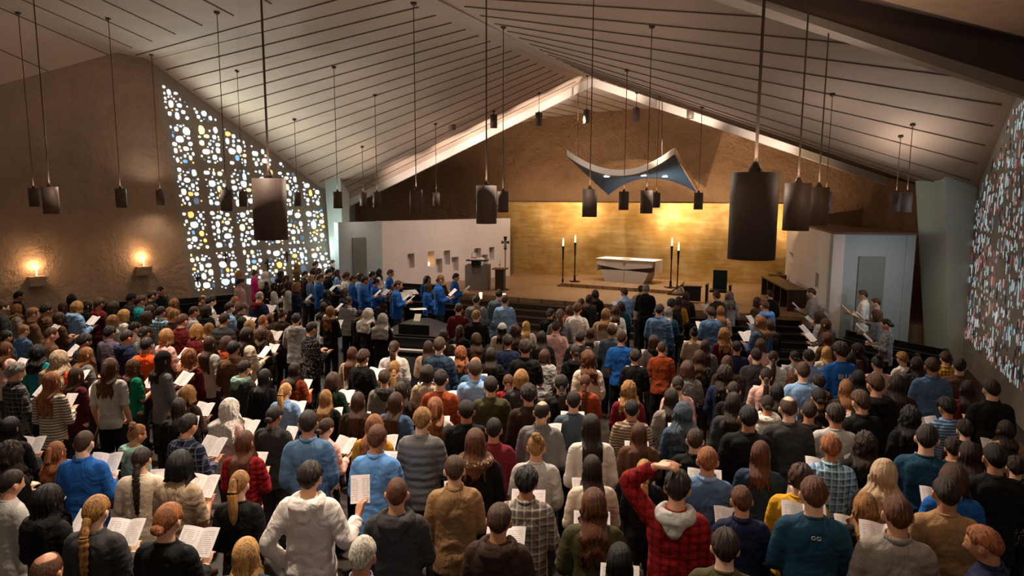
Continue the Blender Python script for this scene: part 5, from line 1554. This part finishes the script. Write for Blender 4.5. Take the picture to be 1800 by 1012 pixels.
# labels: look first, neighbour second
def base(r):
    c = CN.get(r['col'], r['col']); pt = {'plaid': 'plaid ', 'gplaid': 'plaid ', 'rplaid': 'plaid ', 'stripe': 'striped ', 'fleck': 'flecked ', 'quilt': '', 'knit': 'knitted '}.get(r['pat'], '')
    hc = CN.get(r['hc'], r['hc'])
    if r['hair'] == 've': hh = {'white': 'white-veiled', 'pink': 'beige-veiled', 'lightgrey': 'lace-veiled', 'slate': 'blue-grey-veiled', 'beige': 'sand-scarfed'}[r['hc']]+' person'
    elif r['hair'] == 'cap': hh = 'person with '+hc+' cap'
    elif r['hair'] in ('bd', 'bz'): hh = HD[r['hair']]+' person'
    else: hh = 'person with '+HD[r['hair']]+' '+hc+' hair'
    return hh+' in '+c+' '+pt+GAR[r['gar']]
def gar(r): c = CN.get(r['col'], r['col']); pt = {'plaid': 'plaid ', 'gplaid': 'plaid ', 'rplaid': 'plaid ', 'stripe': 'striped ', 'fleck': 'flecked ', 'knit': 'knitted '}.get(r['pat'], ''); return c+' '+pt+GAR[r['gar']]
from collections import Counter
bc = Counter(base(r) for r in rows); gc = Counter(gar(r) for r in rows); used = set()
def marks():
    return [r for r in rows if gc[gar(r)] == 1]
MK = marks()
for r in rows:
    b = base(r)
    if bc[b] == 1: r['label'] = b; used.add(b)
for r in rows:
    if 'label' in r: continue
    b = base(r); done = False
    for q in sorted(MK, key=lambda q: (q['px']-r['px'])**2+(q['py']-r['py'])**2*2):
        if q is r: continue
        dx, dy = r['px']-q['px'], r['py']-q['py']; rel = ('left of' if dx < 0 else 'right of') if abs(dx) > abs(dy) else ('behind' if dy > 0 else 'ahead of')
        L_ = b.replace('person with ', 'person, ').replace(' hair in', ' hair,') + ', '+rel+' the '+gar(q)
        L_ = L_.replace('shoulder-length', 'shoulder-length')
        if L_ not in used and len(L_.split()) <= 16: r['label'] = L_; used.add(L_); done = True; break
    if not done: r['label'] = b
C2 = Counter(r['label'] for r in rows)
nb_open = 0
def torso_style(r): 
    st = STY[r['gar']]; return st
for i, r in enumerate(rows):
    s = r['h']/1.708; p = P_[i]; fl = r['fl']
    pose = 'scratch' if 'C' in fl else 'hold' if 'O' in fl else 'book' if ('b' in fl or (i*7) % 10 < 6) else 'down'
    if 'd' in fl: pose = 'side'
    if r['gar'] == 'su': pose = 'book'
    body = cached(('body', pose, r['sex']), body_mesh, pose, r['sex'])
    root = bpy.data.objects.new('person', body); COL.objects.link(root)
    k = int(fl[fl.index('k')+1]) if 'k' in fl else (0, 1, 0, 2, 1, 3)[(i*5+int(r['px'])) % 6]
    if r['hc'] in ('black',) and 'k' not in fl: k = 3
    root.material_slots[0].link = 'OBJECT'; root.material_slots[0].material = skin_mat(k)
    wob = R5.uniform(-6, 6); rz = -math.radians(r['face']+wob) - math.atan2(p.x, p.y)*.55
    wd = R5.uniform(.94, 1.03) * (1.02 if r['sex'] == 'm' else 1.0)
    # head stays where seen: shift so that the head, not the feet, is on the sight line
    off = Matrix.Rotation(rz, 3, 'Z') @ V((0, .0, 0))
    root.matrix_world = Matrix.Translation(p+V((0, 0, r['lev']))-off) @ Matrix.Rotation(rz, 4, 'Z') @ Matrix.Diagonal((s*wd, s*wd, s, 1))
    r['mw'] = root.matrix_world.copy()
    tag(root, r['label'], 'person', 'worshippers standing in the nave' if not (480 < r['px'] < 830 and r['py'] < 505 and r['col'] == 'blue') else 'singers in blue')
    st = STY[r['gar']]; c, pat = r['col'], r['pat']
    tm = cached(('top', pose, r['sex'], st, i % 2), top_mesh, pose, r['sex'], st, 1+i % 2)
    if r['gar'] == 'pu': pat = 'quilt'
    cm = cloth_mat(c, pat)
    nm = {'te': 'tee', 'sh': 'shirt', 'sw': 'sweater', 'ho': 'hoodie', 'ja': 'jacket', 'bl': 'blazer', 'pu': 'jacket', 'vt': 'vest', 'co': 'coat', 'su': 'surplice', 'po': 'polo_shirt', 'bu': 'blouse', 'fu': 'coat', 'dr': 'dress'}[r['gar']]
    part(nm, tm, cm, root)
    tc = ('black', 'darkdenim', 'navy', 'darkgrey', 'darkbrown', 'black')[(i*3) % 6]
    part('trousers', cached(('tr', r['sex']), trouser_mesh, r['sex']), cloth_mat(tc), root)
    part('shoes', cached('shoe', shoe_mesh), cloth_mat('black' if i % 3 else 'brown'), root)
    ck = COLLAR.get(r['gar'])
    if ck:
        cc = cm
        if r['gar'] == 'bl': cc = cm
        if r['gar'] == 'fu': cc = cloth_mat('white' if c == 'white' else 'brown', 'fleck')
        if ck == 'hood' and r['pat'] == 'rplaid': cc = cloth_mat('lightgrey')
        if ck == 'hood' and r['col'] == 'ash': cc = cloth_mat('black')
        if ck == 'collar' and r['gar'] == 'po': cc = cloth_mat('lightblue') if c == 'steel' else cm
        part({'crew': 'neckband', 'collar': 'collar', 'hood': 'hood', 'fur': 'fur_trim'}[ck], cached(('col', ck), collar_mesh, ck), cc, root)
    if r['gar'] == 'vt': part('hood', cached(('col', 'hood'), collar_mesh, 'hood'), cloth_mat('mint' if c == 'darkgrey' else 'darkgrey' if c == 'ash' else 'darkred'), root)
    hk = r['hair']; hm = cached(('hair', hk, i % 2), hair_mesh, hk, 1+i % 2)
    if hk == 've': 
        part('veil', hm, cloth_mat({'white': 'white', 'pink': 'beige', 'lightgrey': 'lightgrey', 'slate': 'slate', 'beige': 'beige'}[r['hc']], 'lace' if r['hc'] != 'beige' else ''), root)
    elif hk == 'cap': part('knit_cap', hm, cloth_mat(r['hc'] if r['hc'] in PAL else 'black', 'knit'), root); part('hair', cached(('hair', 'lm', 0), hair_mesh, 'lm', 1), hair_mat('darkbrown'), root)
    else: part('hair', hm, hair_mat(r['hc']), root)
    if hk in ('pt', 'lp', 'br') and r['py'] > 620: part('hair_tie', cached(('tie', hk), elastic_mesh, hk), cloth_mat(('black', 'beige', 'navy')[i % 3]), root)
    if 'b' in fl or 'O' in fl or (pose == 'book' and i % 3 == 0 and r['gar'] != 'su'):
        op = 1 if i % 5 else 0
        if 'O' in fl: op = 0
        o = bpy.data.objects.new('song_booklet', BK[op]); COL.objects.link(o)
        L_ = Matrix.Translation((0, .265, 1.175)) @ Matrix.Rotation(math.radians(42), 4, 'X')
        if 'O' in fl: L_ = Matrix.Translation((.30, .27, 1.27)) @ Matrix.Rotation(math.radians(12), 4, 'Z') @ Matrix.Rotation(math.radians(62), 4, 'X')
        o.matrix_world = root.matrix_world @ L_
        lab = 'booklet held by '+r['label']
        if len(lab.split()) > 16: lab = 'booklet of '+r['label'].replace(' hair', '').replace(' the ', ' ')
        tag(o, ' '.join(lab.split()[:16]), 'booklet', 'white song booklets held by the worshippers')
# ---- printed words and marks on clothes
def lettering(r, txt, size, z, mat, y=-.156):
    cu = bpy.data.curves.new('lettering', 'FONT'); cu.body = txt; cu.size = size; cu.align_x = 'CENTER'; cu.extrude = .0015
    t_ = bpy.data.objects.new('lettering', cu); COL.objects.link(t_); d = bpy.context.evaluated_depsgraph_get(); d.update()
    me = bpy.data.meshes.new_from_object(t_.evaluated_get(d)); bpy.data.objects.remove(t_); me.materials.clear(); me.materials.append(mat)
    return me
def find(px, py): return min(range(len(rows)), key=lambda i: (rows[i]['px']-px)**2+(rows[i]['py']-py)**2)
persons = [o for o in COL.objects if o.get('category') == 'person']
for (px, py, txt, size, z, cn) in ((1481, 601, 'BLUE', .085, 1.30, 'white'), (1434, 839, 'oo', .06, 1.37, 'lightgrey'), (892, 587, 'ROCK', .05, 1.30, 'white')):
    pass
for (px, py, txt, size, z, cn) in ((1481, 601, 'BLUE', .085, 1.27, 'white'), (1434, 839, 'oo', .055, 1.355, 'lightgrey')):
    i = find(px, py); o = bpy.data.objects.new('lettering', lettering(rows[i], txt, size, z, cloth_mat(cn))); COL.objects.link(o); o.parent = persons[i]
    o.rotation_euler = (math.radians(90), 0, 0); o.location = (0, -.153, z); o['label'] = 'pale letters on the back'
